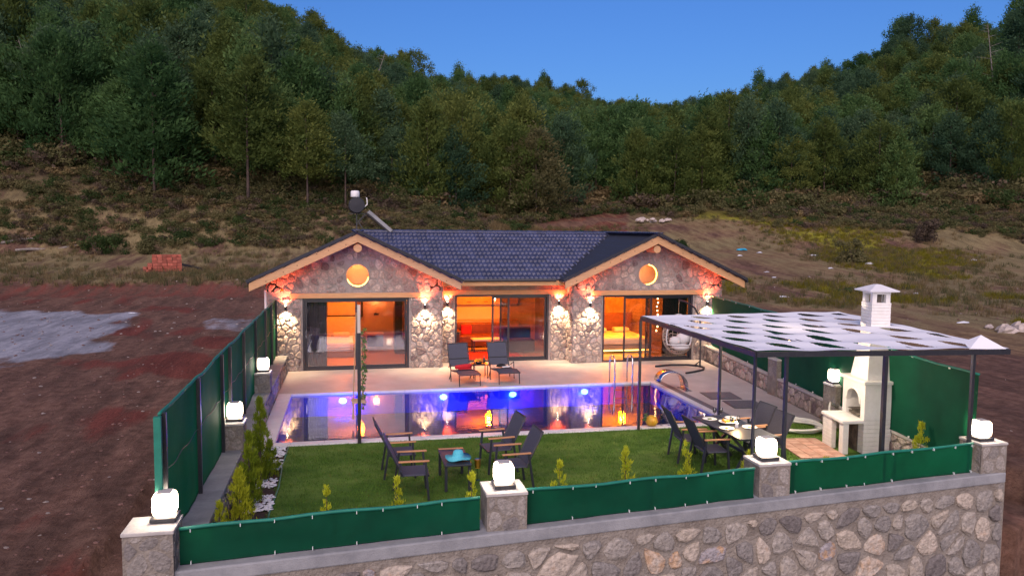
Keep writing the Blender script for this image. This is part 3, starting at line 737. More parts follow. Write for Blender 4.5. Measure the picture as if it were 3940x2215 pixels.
def tuft(seed, m, n=26, h=.4, w=.25, wd=.012):
    R2 = random.Random(seed); mb = MB()
    for _ in range(n):
        x, y = R2.gauss(0, w*.5), R2.gauss(0, w*.5); hh = h*R2.uniform(.5, 1.1); dx, dy = R2.gauss(0, hh*.3), R2.gauss(0, hh*.3); a = R2.uniform(0, 3.14)
        wx, wy = wd*math.cos(a), wd*math.sin(a)
        mb.add([(x-wx, y-wy, 0), (x+wx, y+wy, 0), (x+dx*.4+wx*.6, y+dy*.4+wy*.6, hh*.6), (x+dx, y+dy, hh), (x+dx*.4-wx*.6, y+dy*.4-wy*.6, hh*.6)], [(0,1,2,3,4)], R2.random())
    return source('tuft_source', mb, m)
pts = []; sc = []; R = random.Random(22)
while len(pts) < 5200:
    u = R.uniform(-200, 4200); D = R.uniform(38, 84)
    if u < 1600 and not 48.5 < D < 69: continue
    if 1600 <= u < 2500 and not 55 < D < 80: continue
    x, y = unpolar(u, D); n = noise.noise(Vector((x*.06, y*.06, 5)))+.4*noise.noise(Vector((x*.25, y*.25, 1)))
    if u >= 2500 and R.random() > .35+1.6*n: continue
    if u < 1600 and R.random() > .7+n: continue
    pts.append((x, y, ground(x, y)-.03)); sc.append(R.uniform(.6, 1.3))
scatter('dry_grass', 'sparse dry grass and weeds on the bare field', 'grass', [tuft(1, 'tan'), tuft(2, 'tan'), tuft(3, 'scrub'), tuft(4, 'scrub')], pts, sc)
pts = []; sc = []
while len(pts) < 2600:
    u = R.uniform(2500, 4200); D = R.uniform(34, 80); x, y = unpolar(u, D); n = noise.noise(Vector((x*.06, y*.06, 5)))+.4*noise.noise(Vector((x*.25, y*.25, 1)))
    if n < .14: continue
    pts.append((x, y, ground(x, y)-.03)); sc.append(R.uniform(.4, 1.0))
scatter('yellow_weeds', 'yellow-green weeds in patches on the right-hand field', 'weeds', [tuft(5, 'yellow'), tuft(6, 'yellow')], pts, sc)
# a swath of tall tan grass behind the roof
pts = []; sc = []
while len(pts) < 500:
    u = R.uniform(1880, 2080); D = R.uniform(68, 77); x, y = unpolar(u, D); pts.append((x, y, ground(x, y)-.05)); sc.append(R.uniform(1.6, 3.0))
scatter('tall_tan_grass', 'tall tan grass in a patch behind the roof ridge', 'grass', [tuft(7, 'tan')], pts, sc)
# gravel and clods on the bare earth
gsrc = []
for i in range(4):
    R2 = random.Random(i); mb = MB(); mb.lathe([(.001, 0), (.8, .1), (1, .45), (.6, .8), (.001, .9)], n=6)
    mb.v = [(a*R2.uniform(.7, 1.3), b*R2.uniform(.7, 1.3), c*R2.uniform(.6, 1)) for a, b, c in mb.v]; gsrc.append(source('gravel_source', mb, 'rock' if i < 1 else 'clod'))
Mt_clod = None
pts = []; sc = []; R = random.Random(33)
while len(pts) < 4200:
    u = R.choice([R.uniform(-500, 1050), R.uniform(-500, 1050), R.uniform(2700, 4500)]); D = 7+R.random()**1.3*48
    x, y = unpolar(u, D)
    if -6.95 < x < 9.0 and -15.3 < y < 9: continue
    pts.append((x, y, ground(x, y)-.01)); sc.append(.009+.024*R.random()**4*(1+D/22))
scatter('gravel', 'small stones and clods strewn over the bare earth', 'gravel', gsrc, pts, sc)
# ------------------------------------------------------------------ the walled plot
# front wall line (outer face) from the left corner to the right corner
FA = Vector((-6.76, -15.06, 0)); FB = Vector((6.27, -13.72, 0)); FD = (FB-FA).normalized(); FN = Vector((FD.y, -FD.x, 0))   # FN points out, to the camera
RA = Vector((7.68, 0, 0)); RB = Vector((5.98, -13.4, 0))          # inner face of the right wall
PX0, PX1, PY0, PY1 = -5.77, 4.29, -8.07, -3.43                    # water of the pool
def rx(y): return RA.x+(RB.x-RA.x)*(y-RA.y)/(RB.y-RA.y)
def fy(x): return FA.y+(FB.y-FA.y)*(x-FA.x)/(FB.x-FA.x)

mb = MB()   # terrace: left strip, back strip, right strip
def sheet(mb, P, z, th=.12):
    mb.poly([(a, b, z-th) for a, b in P], (0, 0, th))
sheet(mb, [(-6.25, PY1+.12), (rx(PY1), PY1+.12), (rx(0), 1.0), (-6.25, 1.0)], 0)
sheet(mb, [(-6.25, PY0-.1), (PX0-.36, PY0-.1), (PX0-.36, PY1+.12), (-6.25, PY1+.12)], 0)
sheet(mb, [(PX1+.42, PY0-.35), (rx(PY0-.4), PY0-.35), (rx(PY1), PY1+.12), (PX1+.42, PY1+.12)], 0)
tag(mb.build('terrace', 'deck'), kind='structure')
mb = MB()   # grate strips round the pool and the floor under them
sheet(mb, [(PX1+.20, PY0-.1), (PX1+.42, PY0-.1), (PX1+.42, PY1+.12), (PX1+.20, PY1+.12)], -.004)
o = mb.build('drain_channel', 'grate'); tag(o, 'dark drain grate strip along the right side of the pool', 'drain')
# joints of the big terrace slabs, cut as thin recessed strips laid on the deck
lawn = MB(); sheet(lawn, [(-5.5, fy(-5.5)+.35), (rx(-13)-.0, fy(rx(-13))+.35), (rx(-8.4), -8.4), (4.3, -8.4), (4.3, PY0-.24), (-5.5, PY0-.24)], -.008, .2)
tag(lawn.build('lawn', 'grass'), kind='structure')
bed = MB(); sheet(bed, [(-6.1, fy(-6.1)+.3), (-5.5, fy(-5.5)+.3), (-5.5, PY0-.24), (-6.1, PY0-.24)], -.01, .2); tag(bed.build('plant_bed', 'soil'), kind='structure')
# lawn blades
bl = [tuft(40+i, 'blade', n=14, h=.035, w=.10, wd=.0028) for i in range(3)]
pts = []; sc = []; R = random.Random(44)
while len(pts) < 15000:
    x = R.uniform(-5.5, 6.5); y = R.uniform(-14.6, -8.3)
    if y < fy(x)+.3 or x > rx(y) or (4.4 < x < 5.75 and -11 < y < -9.5): continue
    pts.append((x, y, -.01)); sc.append(R.uniform(.6, 1.3)*(1+.35*noise.noise(Vector((x*.9, y*.9, 0)))))
scatter('lawn_blades', 'short green lawn grass', 'grass', bl, pts, sc)

# pool
pool = thing('swimming_pool', 'rectangular blue lit swimming pool with white stone edge', 'pool', ((PX0+PX1)/2, (PY0+PY1)/2, 0))
mb = MB(); d = 1.45
mb.poly([(PX0,PY0,-d),(PX1,PY0,-d),(PX1,PY1,-d),(PX0,PY1,-d)], (0,0,-.1))
mb.bb((PX0-.1,PY0-.1,-d),(PX0,PY1+.1,-.05)); mb.bb((PX1,PY0-.1,-d),(PX1+.1,PY1+.1,-.05)); mb.bb((PX0,PY0-.1,-d),(PX1,PY0,-.05)); mb.bb((PX0,PY1,-d),(PX1,PY1+.1,-.05))
mb.build('basin', 'poolwall', pool)
MB().poly([(PX0,PY0,-.035),(PX1,PY0,-.035),(PX1,PY1,-.035),(PX0,PY1,-.035)]).build('water', 'water', pool)
def copings(a, b, w, horiz, n):
    for i in range(n):
        t0, t1 = i/n, (i+1)/n; g = .003
        mb = MB()
        if horiz: mb.bb((a[0]+(b[0]-a[0])*t0+g, a[1], -.06), (a[0]+(b[0]-a[0])*t1-g, a[1]+w, .018))
        else: mb.bb((a[0], a[1]+(b[1]-a[1])*t0+g, -.06), (a[0]+w, a[1]+(b[1]-a[1])*t1-g, .018))
        mb.build('coping_slab', 'coping', pool, bevel=.004)
copings((PX0-.34, PY0-.22), (PX1+.18, PY0-.22), .22, True, 16)
copings((PX0-.34, PY1), (PX1+.18, PY1), .10, True, 16)
copings((PX0-.34, PY0), (PX0-.34, PY1), .34, False, 8)
copings((PX1, PY0), (PX1, PY1), .18, False, 8)
for x in (-4.45, -1.75, .20, 2.3):
    mb = MB(); mb.lathe([(.10, 0), (.10, .03), (.001, .04)], (0,0,0), 16, 'Y'); mb.v = [(a+x, PY1-.004-b, c*.75-.20) for a, b, c in mb.v]
    q = mb.build('pool_light', 'poolled', pool)
    l = bpy.data.lights.new('pool_light_beam', 'POINT'); l.color = (.04, .13, 1.0); l.energy = 42; l.shadow_soft_size = .012
    lo = bpy.data.objects.new('pool_light_beam', l); COL.objects.link(lo); lo.parent = pool; lo.location = Vector((x, PY1-.38, -.34))-world_of(pool)
mb = MB(); mb.bb((PX0+.02, PY0-.232, -.2), (PX1, PY0-.222, .0)); mb.build('pool_lip', 'coping', pool)

# walls
def wall_thing(name, label, loc): return thing(name, label, 'wall', loc)
fwl = wall_thing('retaining_wall', 'tall rubble stone retaining wall along the front of the plot', tuple((FA+FB)/2+Vector((0,0,-2.6))))
H_ = (FB-FA).length
mb = MB(); a, b = FA-FN*.5, FB-FN*.5; mb.poly([(FA.x,FA.y,-2.9),(FB.x,FB.y,-2.9),(b.x,b.y,-2.9),(a.x,a.y,-2.9)], (0,0,2.9+.33)); mb.build('wall', 'mortar', fwl)
P = [FA+FN*.02, FB+FN*.02, FB-FN*.52, FA-FN*.52]; mb = MB(); mb.poly([(p.x,p.y,.331) for p in P], (0,0,.17)); mb.build('wall_cap', 'concrete', fwl, bevel=.02)
lay_stones([[(0.05,-2.5),(H_-.05,-2.5),(H_-.05,.24),(0.05,.24)]], 
           .365, .040, FA, FD, (0,0,1), FN, .045, fwl, 'stone', budget=300, seed=3,
           order=lambda c: (0 if c[1][1] > -1.75 else 1, -c[2]))
# right end of the front wall, seen edge on
# left wall
lw = wall_thing('garden_wall', 'low rubble stone wall under the tall green screen on the left', (-6.33, -7.4, 0))
MB().bb((-6.62,-14.6,-1.2),(-6.13,-.02,.42)).build('wall', 'mortar', lw)
MB().bb((-6.64,-14.6,.421),(-6.11,-.02,.50)).build('wall_cap', 'concrete', lw, bevel=.015)
lay_stones([[(0,.0),(14.3,.0),(14.3,.40),(0,.40)]], .20, .022, (-6.13,-14.5,0), (0,1,0), (0,0,1), (1,0,0), .02, lw, 'stone', budget=120, seed=4, order=lambda c: c[1][0])
# right wall
rd = (RB-RA).normalized(); rn = Vector((rd.y, -rd.x, 0)) ; rn = rn if rn.x < 0 else -rn; rl = (RB-RA).length
rw = wall_thing('garden_wall', 'low rubble stone wall under the green screen on the right of the pool', tuple((RA+RB)/2))
mb = MB(); Q = [RA, RB, RB-rn*.42, RA-rn*.42]; mb.poly([(p.x,p.y,-1.2) for p in Q], (0,0,1.64)); mb.build('wall', 'mortar', rw)
Q = [RA+rn*.02, RB+rn*.02, RB-rn*.44, RA-rn*.44]; mb = MB(); mb.poly([(p.x,p.y,.441) for p in Q], (0,0,.06)); mb.build('wall_cap', 'pillartop', rw, bevel=.012)
lay_stones([[(0.1,.02),(rl,.02),(rl,.42),(0.1,.42)]], .27, .022, RA, rd, (0,0,1), rn, .03, rw, 'hstone', budget=300, seed=5, aspect=.8)

# pillars and lanterns
def lantern(loc, label, plate=False):
    o = thing('lantern', label, 'lantern', loc, 0, 'square lanterns on the wall pillars')
    if plate: MB().box((0,0,-.012), (.36,.34,.04)).build('base_plate', 'white', o, local=True, bevel=.004)
    MB().box((0,0,.035), (.285,.285,.05)).build('base', 'dark', o, local=True, bevel=.01)
    MB().box((0,0,.195), (.250,.250,.265)).build('glowing_shade', 'lantern', o, local=True, bevel=.05)
    MB().box((0,0,.333), (.16,.16,.012)).build('top', 'pillartop', o, local=True, bevel=.003)
    return o
PIL = [(-6.495, -14.82, -2.9, 1.0, 'rubble pillar at the left front corner of the plot', 'glowing lantern on the left front corner pillar, nearest of all', .53, .49),
       (-2.285, -14.31, -.1, 1.0, 'rubble pillar in the middle of the front wall', 'glowing lantern on the middle front pillar before the blue hat', .53, .50),
       (1.86, -13.83, -.1, 1.0, 'rubble pillar of the front wall beside the dining table', 'glowing lantern on the front pillar by the dining table', .50, .46),
       (6.02, -13.50, -2.9, 1.0, 'rubble pillar at the right front corner of the plot', 'glowing lantern on the right front corner pillar', .49, .46),
       (-6.33, -9.95, -.1, .97, 'rubble pillar on the left wall, near the thuja bushes', 'glowing lantern on the left wall beside the near end of the pool', .44, .44),
       (-6.33, -5.2, -.1, .97, 'rubble pillar on the left wall, close to the house', 'glowing lantern on the left wall nearest the house', .44, .44),
       (6.66, -8.78, -.1, .97, 'rubble pillar on the right wall behind the barbecue', 'glowing lantern behind the white barbecue', .46, .46),
       (7.1, -5.6, -.1, 1.0, 'rubble pillar without lantern on the right wall under the shade roof', None, .40, .44)]
for i, (x, y, z0, z1, lab, lab2, w, dp) in enumerate(PIL):
    o = thing('stone_pillar', lab, 'pillar', (x, y, z0), 0, 'pillars of the plot walls')
    z0 = min(z0, -.0) if i not in (0, 3) else z0
    MB().bb((x-w/2, y-dp/2, z0), (x+w/2, y+dp/2, z1-.04)).build('pillar', 'mortar', o)
    MB().bb((x-w/2-.012, y-dp/2-.012, z1-.041), (x+w/2+.012, y+dp/2+.012, z1)).build('pillar_top', 'pillartop', o, bevel=.008)
    zl = -2.4 if i in (0, 3) else (.33 if i < 3 else .5)
    lay_stones([[(.02,zl),(w-.02,zl),(w-.02,z1-.06),(.02,z1-.06)]], .24, .022, (x-w/2,y-dp/2,0), (1,0,0), (0,0,1), (0,-1,0), .008, o, 'pstone', budget=40, seed=20+i)
    sd = 1 if x < 3 else -1
    lay_stones([[(.02,zl),(dp-.02,zl),(dp-.02,z1-.06),(.02,z1-.06)]], .24, .022, (x+sd*w/2,y-dp/2 if sd > 0 else y+dp/2,0), (0,sd,0), (0,0,1), (sd,0,0), .008, o, 'pstone', budget=30, seed=40+i)
    if lab2: lantern((x+(.11, 0, -.02, -.06, .06, .05, -.1)[i], y+(.12 if i == 0 else 0), z1), lab2, i > 3)

# green screens: net panel, hem, posts and ties are parts
def screen(name, label, P, z0, z1, posts, ties=.45, sag=.02, seed=0, hem=.045, inner=None, post_w=.045, midrail=False):
    """P: ground line points (x, y); posts: distances along it"""
    P = [Vector((a, b, 0)) for a, b in P]; L_ = [0]
    for i in range(1, len(P)): L_.append(L_[-1]+(P[i]-P[i-1]).length)
    T_ = L_[-1]
    def at(s):
        s = max(0, min(T_, s))
        for i in range(1, len(P)):
            if s <= L_[i]+1e-9: return P[i-1].lerp(P[i], (s-L_[i-1])/(L_[i]-L_[i-1]))
        return P[-1]
    d_ = (P[-1]-P[0]).normalized(); nn = Vector((d_.y, -d_.x, 0)); nn = nn*(inner or 1)
    o = thing(name, label, 'fence', (at(T_/2).x, at(T_/2).y, z0(T_/2)), 0, 'green net screens round the plot')
    R2 = random.Random(seed); n = max(8, int(T_/.14)); m_ = 9; V = []; F = []
    for i in range(n+1):
        s = T_*i/n; p = at(s); near = min([abs(s-q) for q in posts]+[9]); top = z1(s)-sag*smooth(0, .8, near)
        for j in range(m_+1):
            t = j/m_; off = .030*noise.noise(Vector((s*1.1, t*1.4, seed*3.1)))+.012*noise.noise(Vector((s*4, t*2, seed)))
            off *= smooth(0, .35, near); q = p+nn*off; V.append((q.x, q.y, z0(s)+(top-z0(s))*t+.01))
    for i in range(n):
        for j in range(m_): a = i*(m_+1)+j; F.append((a, a+1, a+m_+2, a+m_+1))
    mb = MB(); mb.add(V, F); mb.build('net_panel', 'green', o, smooth=True)
    mb = MB(); mb.tube([(V[i*(m_+1)+m_][0], V[i*(m_+1)+m_][1], V[i*(m_+1)+m_][2]) for i in range(n+1)], hem/2, 6); mb.build('top_hem', 'greenrail', o, smooth=True)
    mb = MB(); mb.tube([(V[i*(m_+1)][0], V[i*(m_+1)][1], V[i*(m_+1)][2]) for i in range(n+1)], hem*.28, 5); mb.build('bottom_hem', 'green', o, smooth=True)
    if midrail:
        mb = MB(); mb.tube([(at(T_*i/n).x-nn.x*.02, at(T_*i/n).y-nn.y*.02, (z0(T_*i/n)+z1(T_*i/n))/2+.1+.02*math.sin(i)) for i in range(n+1)], .006, 4); mb.build('middle_wire', 'dark', o)
    for s in posts:
        p = at(s)-nn*.035; MB().beam((p.x, p.y, z0(s)-.02), (p.x, p.y, z1(s)+.01), post_w).build('post', 'dark', o)
    s = .12
    while s < T_:
        p = at(s)+nn*.012
        for zz in (z1(s)-.02, z0(s)+.02):
            if zz > z1(s)-.1 or R2.random() < .7: MB().box((p.x, p.y, zz), (.008, .04, .036)).build('cable_tie', 'tie', o)
        s += ties*R2.uniform(.7, 1.3)
    return o
off = -FN*.14
def fp(x): return (x+off.x, fy(x)+off.y)
c5 = lambda s: .51
screen('screen_fence', 'low green net screen between the left corner pillar and the middle pillar', [fp(-6.19), fp(-2.62)], c5, lambda s: .93+.01*math.sin(s), [.35, 1.75, 3.4], seed=1)
screen('screen_fence', 'low green net screen between the middle pillar and the dining table pillar', [fp(-2.02), fp(1.53)], c5, lambda s: .97-.03*(s/3.5), [.1, 1.9, 3.4], seed=2)
screen('screen_fence', 'low green net screen in front of the barbecue', [fp(2.13), fp(5.70)], c5, lambda s: .98, [.1, 1.8, 3.5], seed=3)
lf = screen('screen_fence', 'tall green net screen on the left garden wall', [(-6.46, -14.55), (-6.46, -.05)], c5, lambda s: 2.2, [.08, 2.2, 4.3, 5.2, 7.1, 9.2, 11.4, 13.0, 14.4], seed=4, inner=-1, post_w=.055, midrail=True, ties=.8)
o_r = Vector((.2, 0, 0))
rf = screen('screen_fence', 'tall green net screen on the right garden wall behind the barbecue', [(RA.x+.2, -.1), (RB.x-.08, -13.45)], c5, lambda s: 2.2-.12*smooth(7, 13, s), [.1, 1.6, 3.4, 5.3, 5.9, 7.4, 9.2, 10.6, 13.2], seed=5, inner=1, post_w=.045, midrail=True, ties=.9)
MB().bb((-6.50, -14.66, .5), (-6.42, -14.60, 2.2)).build('end_hem', 'greenrail', lf)
# ------------------------------------------------------------------ the house
AX1, AX2, RZ, HW = -4.0, 5.58, 4.27, 3.12       # ridge lines, ridge height, half width of the gables at the eave
XL, XLR, XRL, XR = -6.70, -1.38, 2.96, 8.27      # pavilion walls
REC = .73; K = .468; OV = -.76
house = thing('stone_house', 'single storey stone house with two timber gables and a dark tiled roof', 'house', (.8, 0, 0))
D_ = {1: (-5.66, -2.42, 2.24), 2: (-.86, 2.33, 2.24), 3: (3.99, 7.22, 2.25)}
def wallbox(mb, x0, x1, z0, z1, y0, y1): mb.bb((x0, y0, z0), (x1, y1, z1))
mb = MB(); TH = .28
for (xa, xb, da, db_, h, ax) in ((XL, XLR, D_[1][0], D_[1][1], D_[1][2], AX1), (XRL, XR, D_[3][0], D_[3][1], D_[3][2], AX2)):
    wallbox(mb, xa, da, -.3, 2.45, 0, TH); wallbox(mb, db_, xb, -.3, 2.45, 0, TH); wallbox(mb, da, db_, h, 2.45, 0, TH)
    # gable with a round opening
    zt = lambda x: 4.14-K*abs(x-ax)
    N_ = 28; cz = 2.93; r = .36; ring = [(ax+r*math.cos(2*PI*k/N_), cz+r*math.sin(2*PI*k/N_)) for k in range(N_)]
    out = []
    for k in range(N_):
        a = 2*PI*k/N_; dx, dz = math.cos(a), math.sin(a); best = 9
        if abs(dx) > 1e-6:
            for xe in (xa, xb):
                t = (xe-ax)/dx
                if t > 0: best = min(best, t)
        if dz < -1e-6: best = min(best, (2.45-cz)/dz)
        t = (4.14-cz)/(dz+K*abs(dx)) if dz+K*abs(dx) > 1e-6 else 9
        best = min(best, t); out.append((ax+dx*best, cz+dz*best))
    # exact corners of the gable outline
    for tgt in ((xa, 2.45), (xb, 2.45), (xa, zt(xa)), (xb, zt(xb)), (ax, 4.14)):
        i = min(range(N_), key=lambda q: (out[q][0]-tgt[0])**2+(out[q][1]-tgt[1])**2); out[i] = tgt
    V = []; F = []
    for k in range(N_):
        for y in (0, TH): V += [(ring[k][0], y, ring[k][1]), (out[k][0], y, out[k][1])]
    for k in range(N_):
        a, b = k*4, ((k+1) % N_)*4; F += [(a, a+1, b+1, b), (a+2, b+2, b+3, a+3), (a, b, b+2, a+2), (a+1, a+3, b+3, b+1)]
    mb.add(V, F)
    # side walls and back
    mb.bb((xa, TH, -.3), (xa+TH, 8.2, 2.75)); mb.bb((xb-TH, TH, -.3), (xb, 8.2, 2.75))
wallbox(mb, XLR, D_[2][0], -.3, 2.7, REC, REC+TH); wallbox(mb, D_[2][1], XRL, -.3, 2.7, REC, REC+TH); wallbox(mb, D_[2][0], D_[2][1], 2.24, 2.7, REC, REC+TH)
mb.bb((XL, 8.2, -.3), (XR, 8.45, 2.75))
wall = mb.build('wall', 'hmortar', house)
regs = []; mL = .03
def face(regions, O, X, N, seed, avoid=None, budget=100, size=.21, proud=.035, gap=.013):
    return lay_stones(regions, size, gap, O, X, (0,0,1), N, proud, wall, 'hstone', budget=budget, seed=seed, avoid=avoid)
for s, (xa, xb, da, db_, h, ax) in enumerate(((XL, XLR, D_[1][0], D_[1][1], D_[1][2], AX1), (XRL, XR, D_[3][0], D_[3][1], D_[3][2], AX2))):
    face([[(xa, 0), (da-.05, 0), (da-.05, 2.23), (xa, 2.23)], [(db_+.05, 0), (xb, 0), (xb, 2.23), (db_+.05, 2.23)]], (0,0,0), (1,0,0), (0,-1,0), 50+s, budget=75)
    zt = lambda x: 4.10-K*abs(x-ax)
    face([[(xa, 2.42), (ax, 2.42), (ax, 4.08), (xa, zt(xa))], [(ax, 2.42), (xb, 2.42), (xb, zt(xb)), (ax, 4.08)]], (0,0,0), (1,0,0), (0,-1,0), 60+s,
         avoid=lambda c, ax=ax: math.hypot(c[0]-ax, c[1]-2.93) < .47, budget=45, size=.24, gap=.028, proud=.02)
face([[(XLR, 0), (D_[2][0]-.05, 0), (D_[2][0]-.05, 2.6), (XLR, 2.6)], [(D_[2][1]+.05, 0), (XRL, 0), (XRL, 2.6), (D_[2][1]+.05, 2.6)]], (0,REC,0), (1,0,0), (0,-1,0), 70, budget=40)
face([[(0,0),(REC,0),(REC,2.6),(0,2.6)]], (XRL,0,0), (0,1,0), (-1,0,0), 71, budget=10)
face([[(0,0),(REC,0),(REC,2.6),(0,2.6)]], (XLR,0,0), (0,1,0), (1,0,0), 72, budget=10)
face([[(0,0),(8,0),(8,2.7),(0,2.7)]], (XL,0,0), (0,1,0), (-1,0,0), 73, budget=0, size=.3)
face([[(0,0),(8,0),(8,2.7),(0,2.7)]], (XR,0,0), (0,1,0), (1,0,0), 74, budget=0, size=.3)

# roof: base sheets, then profiled tiles
roof = MB()
ye, yr = -.12, 4.0; ze = 2.80; KM = (RZ-ze)/(yr-ye)
def zg(x, ax): return RZ-K*abs(x-ax)
th = (0, 0, -.05)
xv1, xv2 = AX1+(RZ-ze)/K, AX2-(RZ-ze)/K
roof.poly([(xv1,ye,ze),(xv2,ye,ze),(AX2,yr,RZ),(AX1,yr,RZ)], th)                       # main front slope
for ax in (AX1, AX2):
    o_ = -1 if ax == AX1 else 1          # outer side
    xo = ax+o_*HW; xi = ax-o_*HW
    roof.poly([(ax,OV,RZ),(ax,yr+4.4,RZ),(xo,yr+4.4,zg(xo,ax)),(xo,OV,zg(xo,ax))][::o_], th)
    xv = xv1 if ax == AX1 else xv2
    roof.poly([(ax,OV,RZ),(xi,OV,zg(xi,ax)),(xv,ye,ze),(ax,yr,RZ)][::o_], th)
roof.poly([(AX1,yr,RZ),(AX2,yr,RZ),(AX2,yr+4.6,2.6),(AX1,yr+4.6,2.6)], th)              # back slope
rf_ = roof.build('roof', 'roofbase', house)
def tile_mesh(w=.30, l=.40):
    mb = MB(); n = 12; V = []
    for j, (v, dz) in enumerate(((0, .036), (l, .006))):
        for i in range(n+1):
            t = i/n; V.append((w*t, v, dz+.020*math.sin(4*PI*t-.7)+.006))
    for i in range(n+1): V.append((w*i/n, .0, V[i][2]-.034))
    F = [(i, i+1, n+2+i, n+1+i) for i in range(n)]+[(2*(n+1)+i, 2*(n+1)+i+1, i+1, i) for i in range(n)]
    mb.add(V, F); return mb
TM = tile_mesh().mesh('roof_tile', Mt['tile'], True)
slots = []   # origin, x axis, up-slope axis
def tiles(x0, x1, P0, X, Up, rows, inside, prio, pitch=(.30, .365)):
    X = Vector(X).normalized(); Up = Vector(Up).normalized(); N = X.cross(Up)
    for j in range(rows):
        i = 0
        while x0+i*pitch[0] < x1:
            a = x0+i*pitch[0]; c = Vector(P0)+X*(a+.15)+Up*(j*pitch[1]+.18)
            if inside(c): slots.append((prio, Vector(P0)+X*a+Up*(j*pitch[1])+N*.004, X, Up, N))
            i += 1
tiles(-4.2, 5.7, (0, ye-.04, ze-.012), (1,0,0), (0, yr-ye, RZ-ze), 12, lambda c: c.z < 4.25 and (RZ-c.z)/K-.16 < c.x-AX1 and (RZ-c.z)/K-.16 < AX2-c.x, 0)
for ax in (AX1, AX2):
    for o_ in (-1, 1):
        inner = (ax == AX1) == (o_ == 1)
        X = (0, -o_, 0); Up = Vector((-o_, 0, K)); x0, x1 = (-.0, 9.0)
        P0 = (ax+o_*(HW+.05), OV-.04 if o_ == -1 else 0, zg(ax+o_*(HW+.05), ax))
        # distances run from the gable edge backwards or forwards
        if o_ == -1: rngx = (0, 9.1 if not inner else 5.0); PX = P0
        else: rngx = (0, 9.1); PX = (P0[0], 8.4, P0[2])
        lim = (lambda c, ax=ax: OV-.1 < c.y < yr-(RZ-c.z)/KM+.16 and c.z < 4.26) if inner else (lambda c: OV-.1 < c.y < 8.5 and c.z < 4.26)
        tiles(rngx[0], rngx[1], PX, X, Up, 10, lim, 1 if (ax == AX2 and inner) else 2 if ax == AX1 and not inner else 3)
slots.sort(key=lambda s: (s[0], s[1].x if s[0] else 0))
off_ = world_of(rf_); rest = MB(); base = [tuple(v.co) for v in TM.vertices]; bf = [tuple(p.vertices) for p in TM.polygons]
for i, (pr, P0, X, Up, N) in enumerate(slots):
    m4 = Matrix((X, Up, N)).transposed().to_4x4(); m4.translation = P0+N*random.uniform(-.003, .003)
    if i < 300:
        o = bpy.data.objects.new('tile', TM); COL.objects.link(o); o.parent = rf_; m4.translation = m4.translation-off_; o.matrix_local = m4
    else:
        rest.add([m4 @ Vector(v) for v in base], bf)
rest.build('more_tiles', 'tile', rf_, smooth=True, kind='stuff')
print('tiles', len(slots))
# ridge caps
def caps(a, b, n, r=.10):
    a, b = Vector(a), Vector(b); 
    for i in range(n):
        p, q = a.lerp(b, i/n), a.lerp(b, (i+1.12)/n); d = (q-p).normalized(); s = d.cross(Vector((0,0,1))).normalized(); V = []
        for pt, rr_ in ((p, r), (q, r*.86)):
            for k in range(7): t = PI*k/6; V.append(pt+s*rr_*1.1*math.cos(t)+Vector((0,0,1))*(rr_*math.sin(t)-.045))
        MB().add(V, [(k, k+1, 8+k, 7+k) for k in range(6)]+[tuple(range(7))]).build('ridge_tile', 'tile', rf_, smooth=False)
caps((AX1-.1, yr, RZ+.04), (AX2+.1, yr, RZ+.04), 26)
caps((AX1, OV-.02, RZ+.04), (AX1, yr, RZ+.04), 12); caps((AX2, OV-.02, RZ+.04), (AX2, yr, RZ+.04), 12)
for a, b in (((xv2, ye, ze+.012), (AX2, yr, RZ+.012)), ((xv1, ye, ze+.012), (AX1, yr, RZ+.012))):
    MB().beam(a, b, .16, .05).build('valley_strip', 'roofbase', rf_)
# verge tiles: dark edge above the fascias
for ax in (AX1, AX2):
    for o_ in (-1, 1):
        MB().beam((ax, OV-.03, RZ+.035), (ax+o_*(HW+.07), OV-.03, RZ+.035-K*(HW+.07)), .09, .075, up=(0,1,0)).build('verge_trim', 'roofbase', rf_)
# timber fascias
for ax in (AX1, AX2):
    for o_ in (-1, 1):
        a = Vector((ax, 0, RZ-.02)); b = Vector((ax+o_*HW, 0, RZ-.02-K*HW)); dn = Vector((0,0,-.27)); f = .055
        P = [a, b, b+dn, a+dn]; P = [(p.x, OV-.02, p.z) for p in P]
        if o_ == 1: P = P[::-1]
        mb = MB(); mb.poly(P, (0, f, 0)); fa = mb.build('fascia_board', 'timber', house, bevel=.005)
        for i in range(6):
            t = .1+.15*i+random.uniform(-.04, .04); c = a.lerp(b, t)+dn*random.uniform(.25, .75)
            mb = MB(); mb.lathe([(.018, 0), (.001, .002)], (0,0,0), 8, 'Y'); mb.v = [(x+c.x, OV-.0215-y, z+c.z) for x, y, z in mb.v]; mb.build('knot', 'knot', fa)
        # soffit boarding under the overhang
        sa, sb = Vector((ax, 0, RZ-.09)), Vector((ax+o_*(HW-.02), 0, RZ-.09-K*(HW-.02)))
        MB().poly([(sa.x, OV+.04, sa.z), (sb.x, OV+.04, sb.z), (sb.x, 6.0 if (ax==AX1)==(o_==-1) else .0, sb.z), (sa.x, 6.0 if (ax==AX1)==(o_==-1) else 0.0, sa.z)][::o_], (0,0,-.025)).build('soffit', 'soffit', house)
    mb = MB(); mb.lathe([(.125, 0), (.125, .9), (.001, .9)], (0,0,0), 16, 'Y'); mb.v = [(x+ax, y+OV+.06, z+3.80) for x, y, z in mb.v]
    mb.build('ridge_log', 'timber', house)
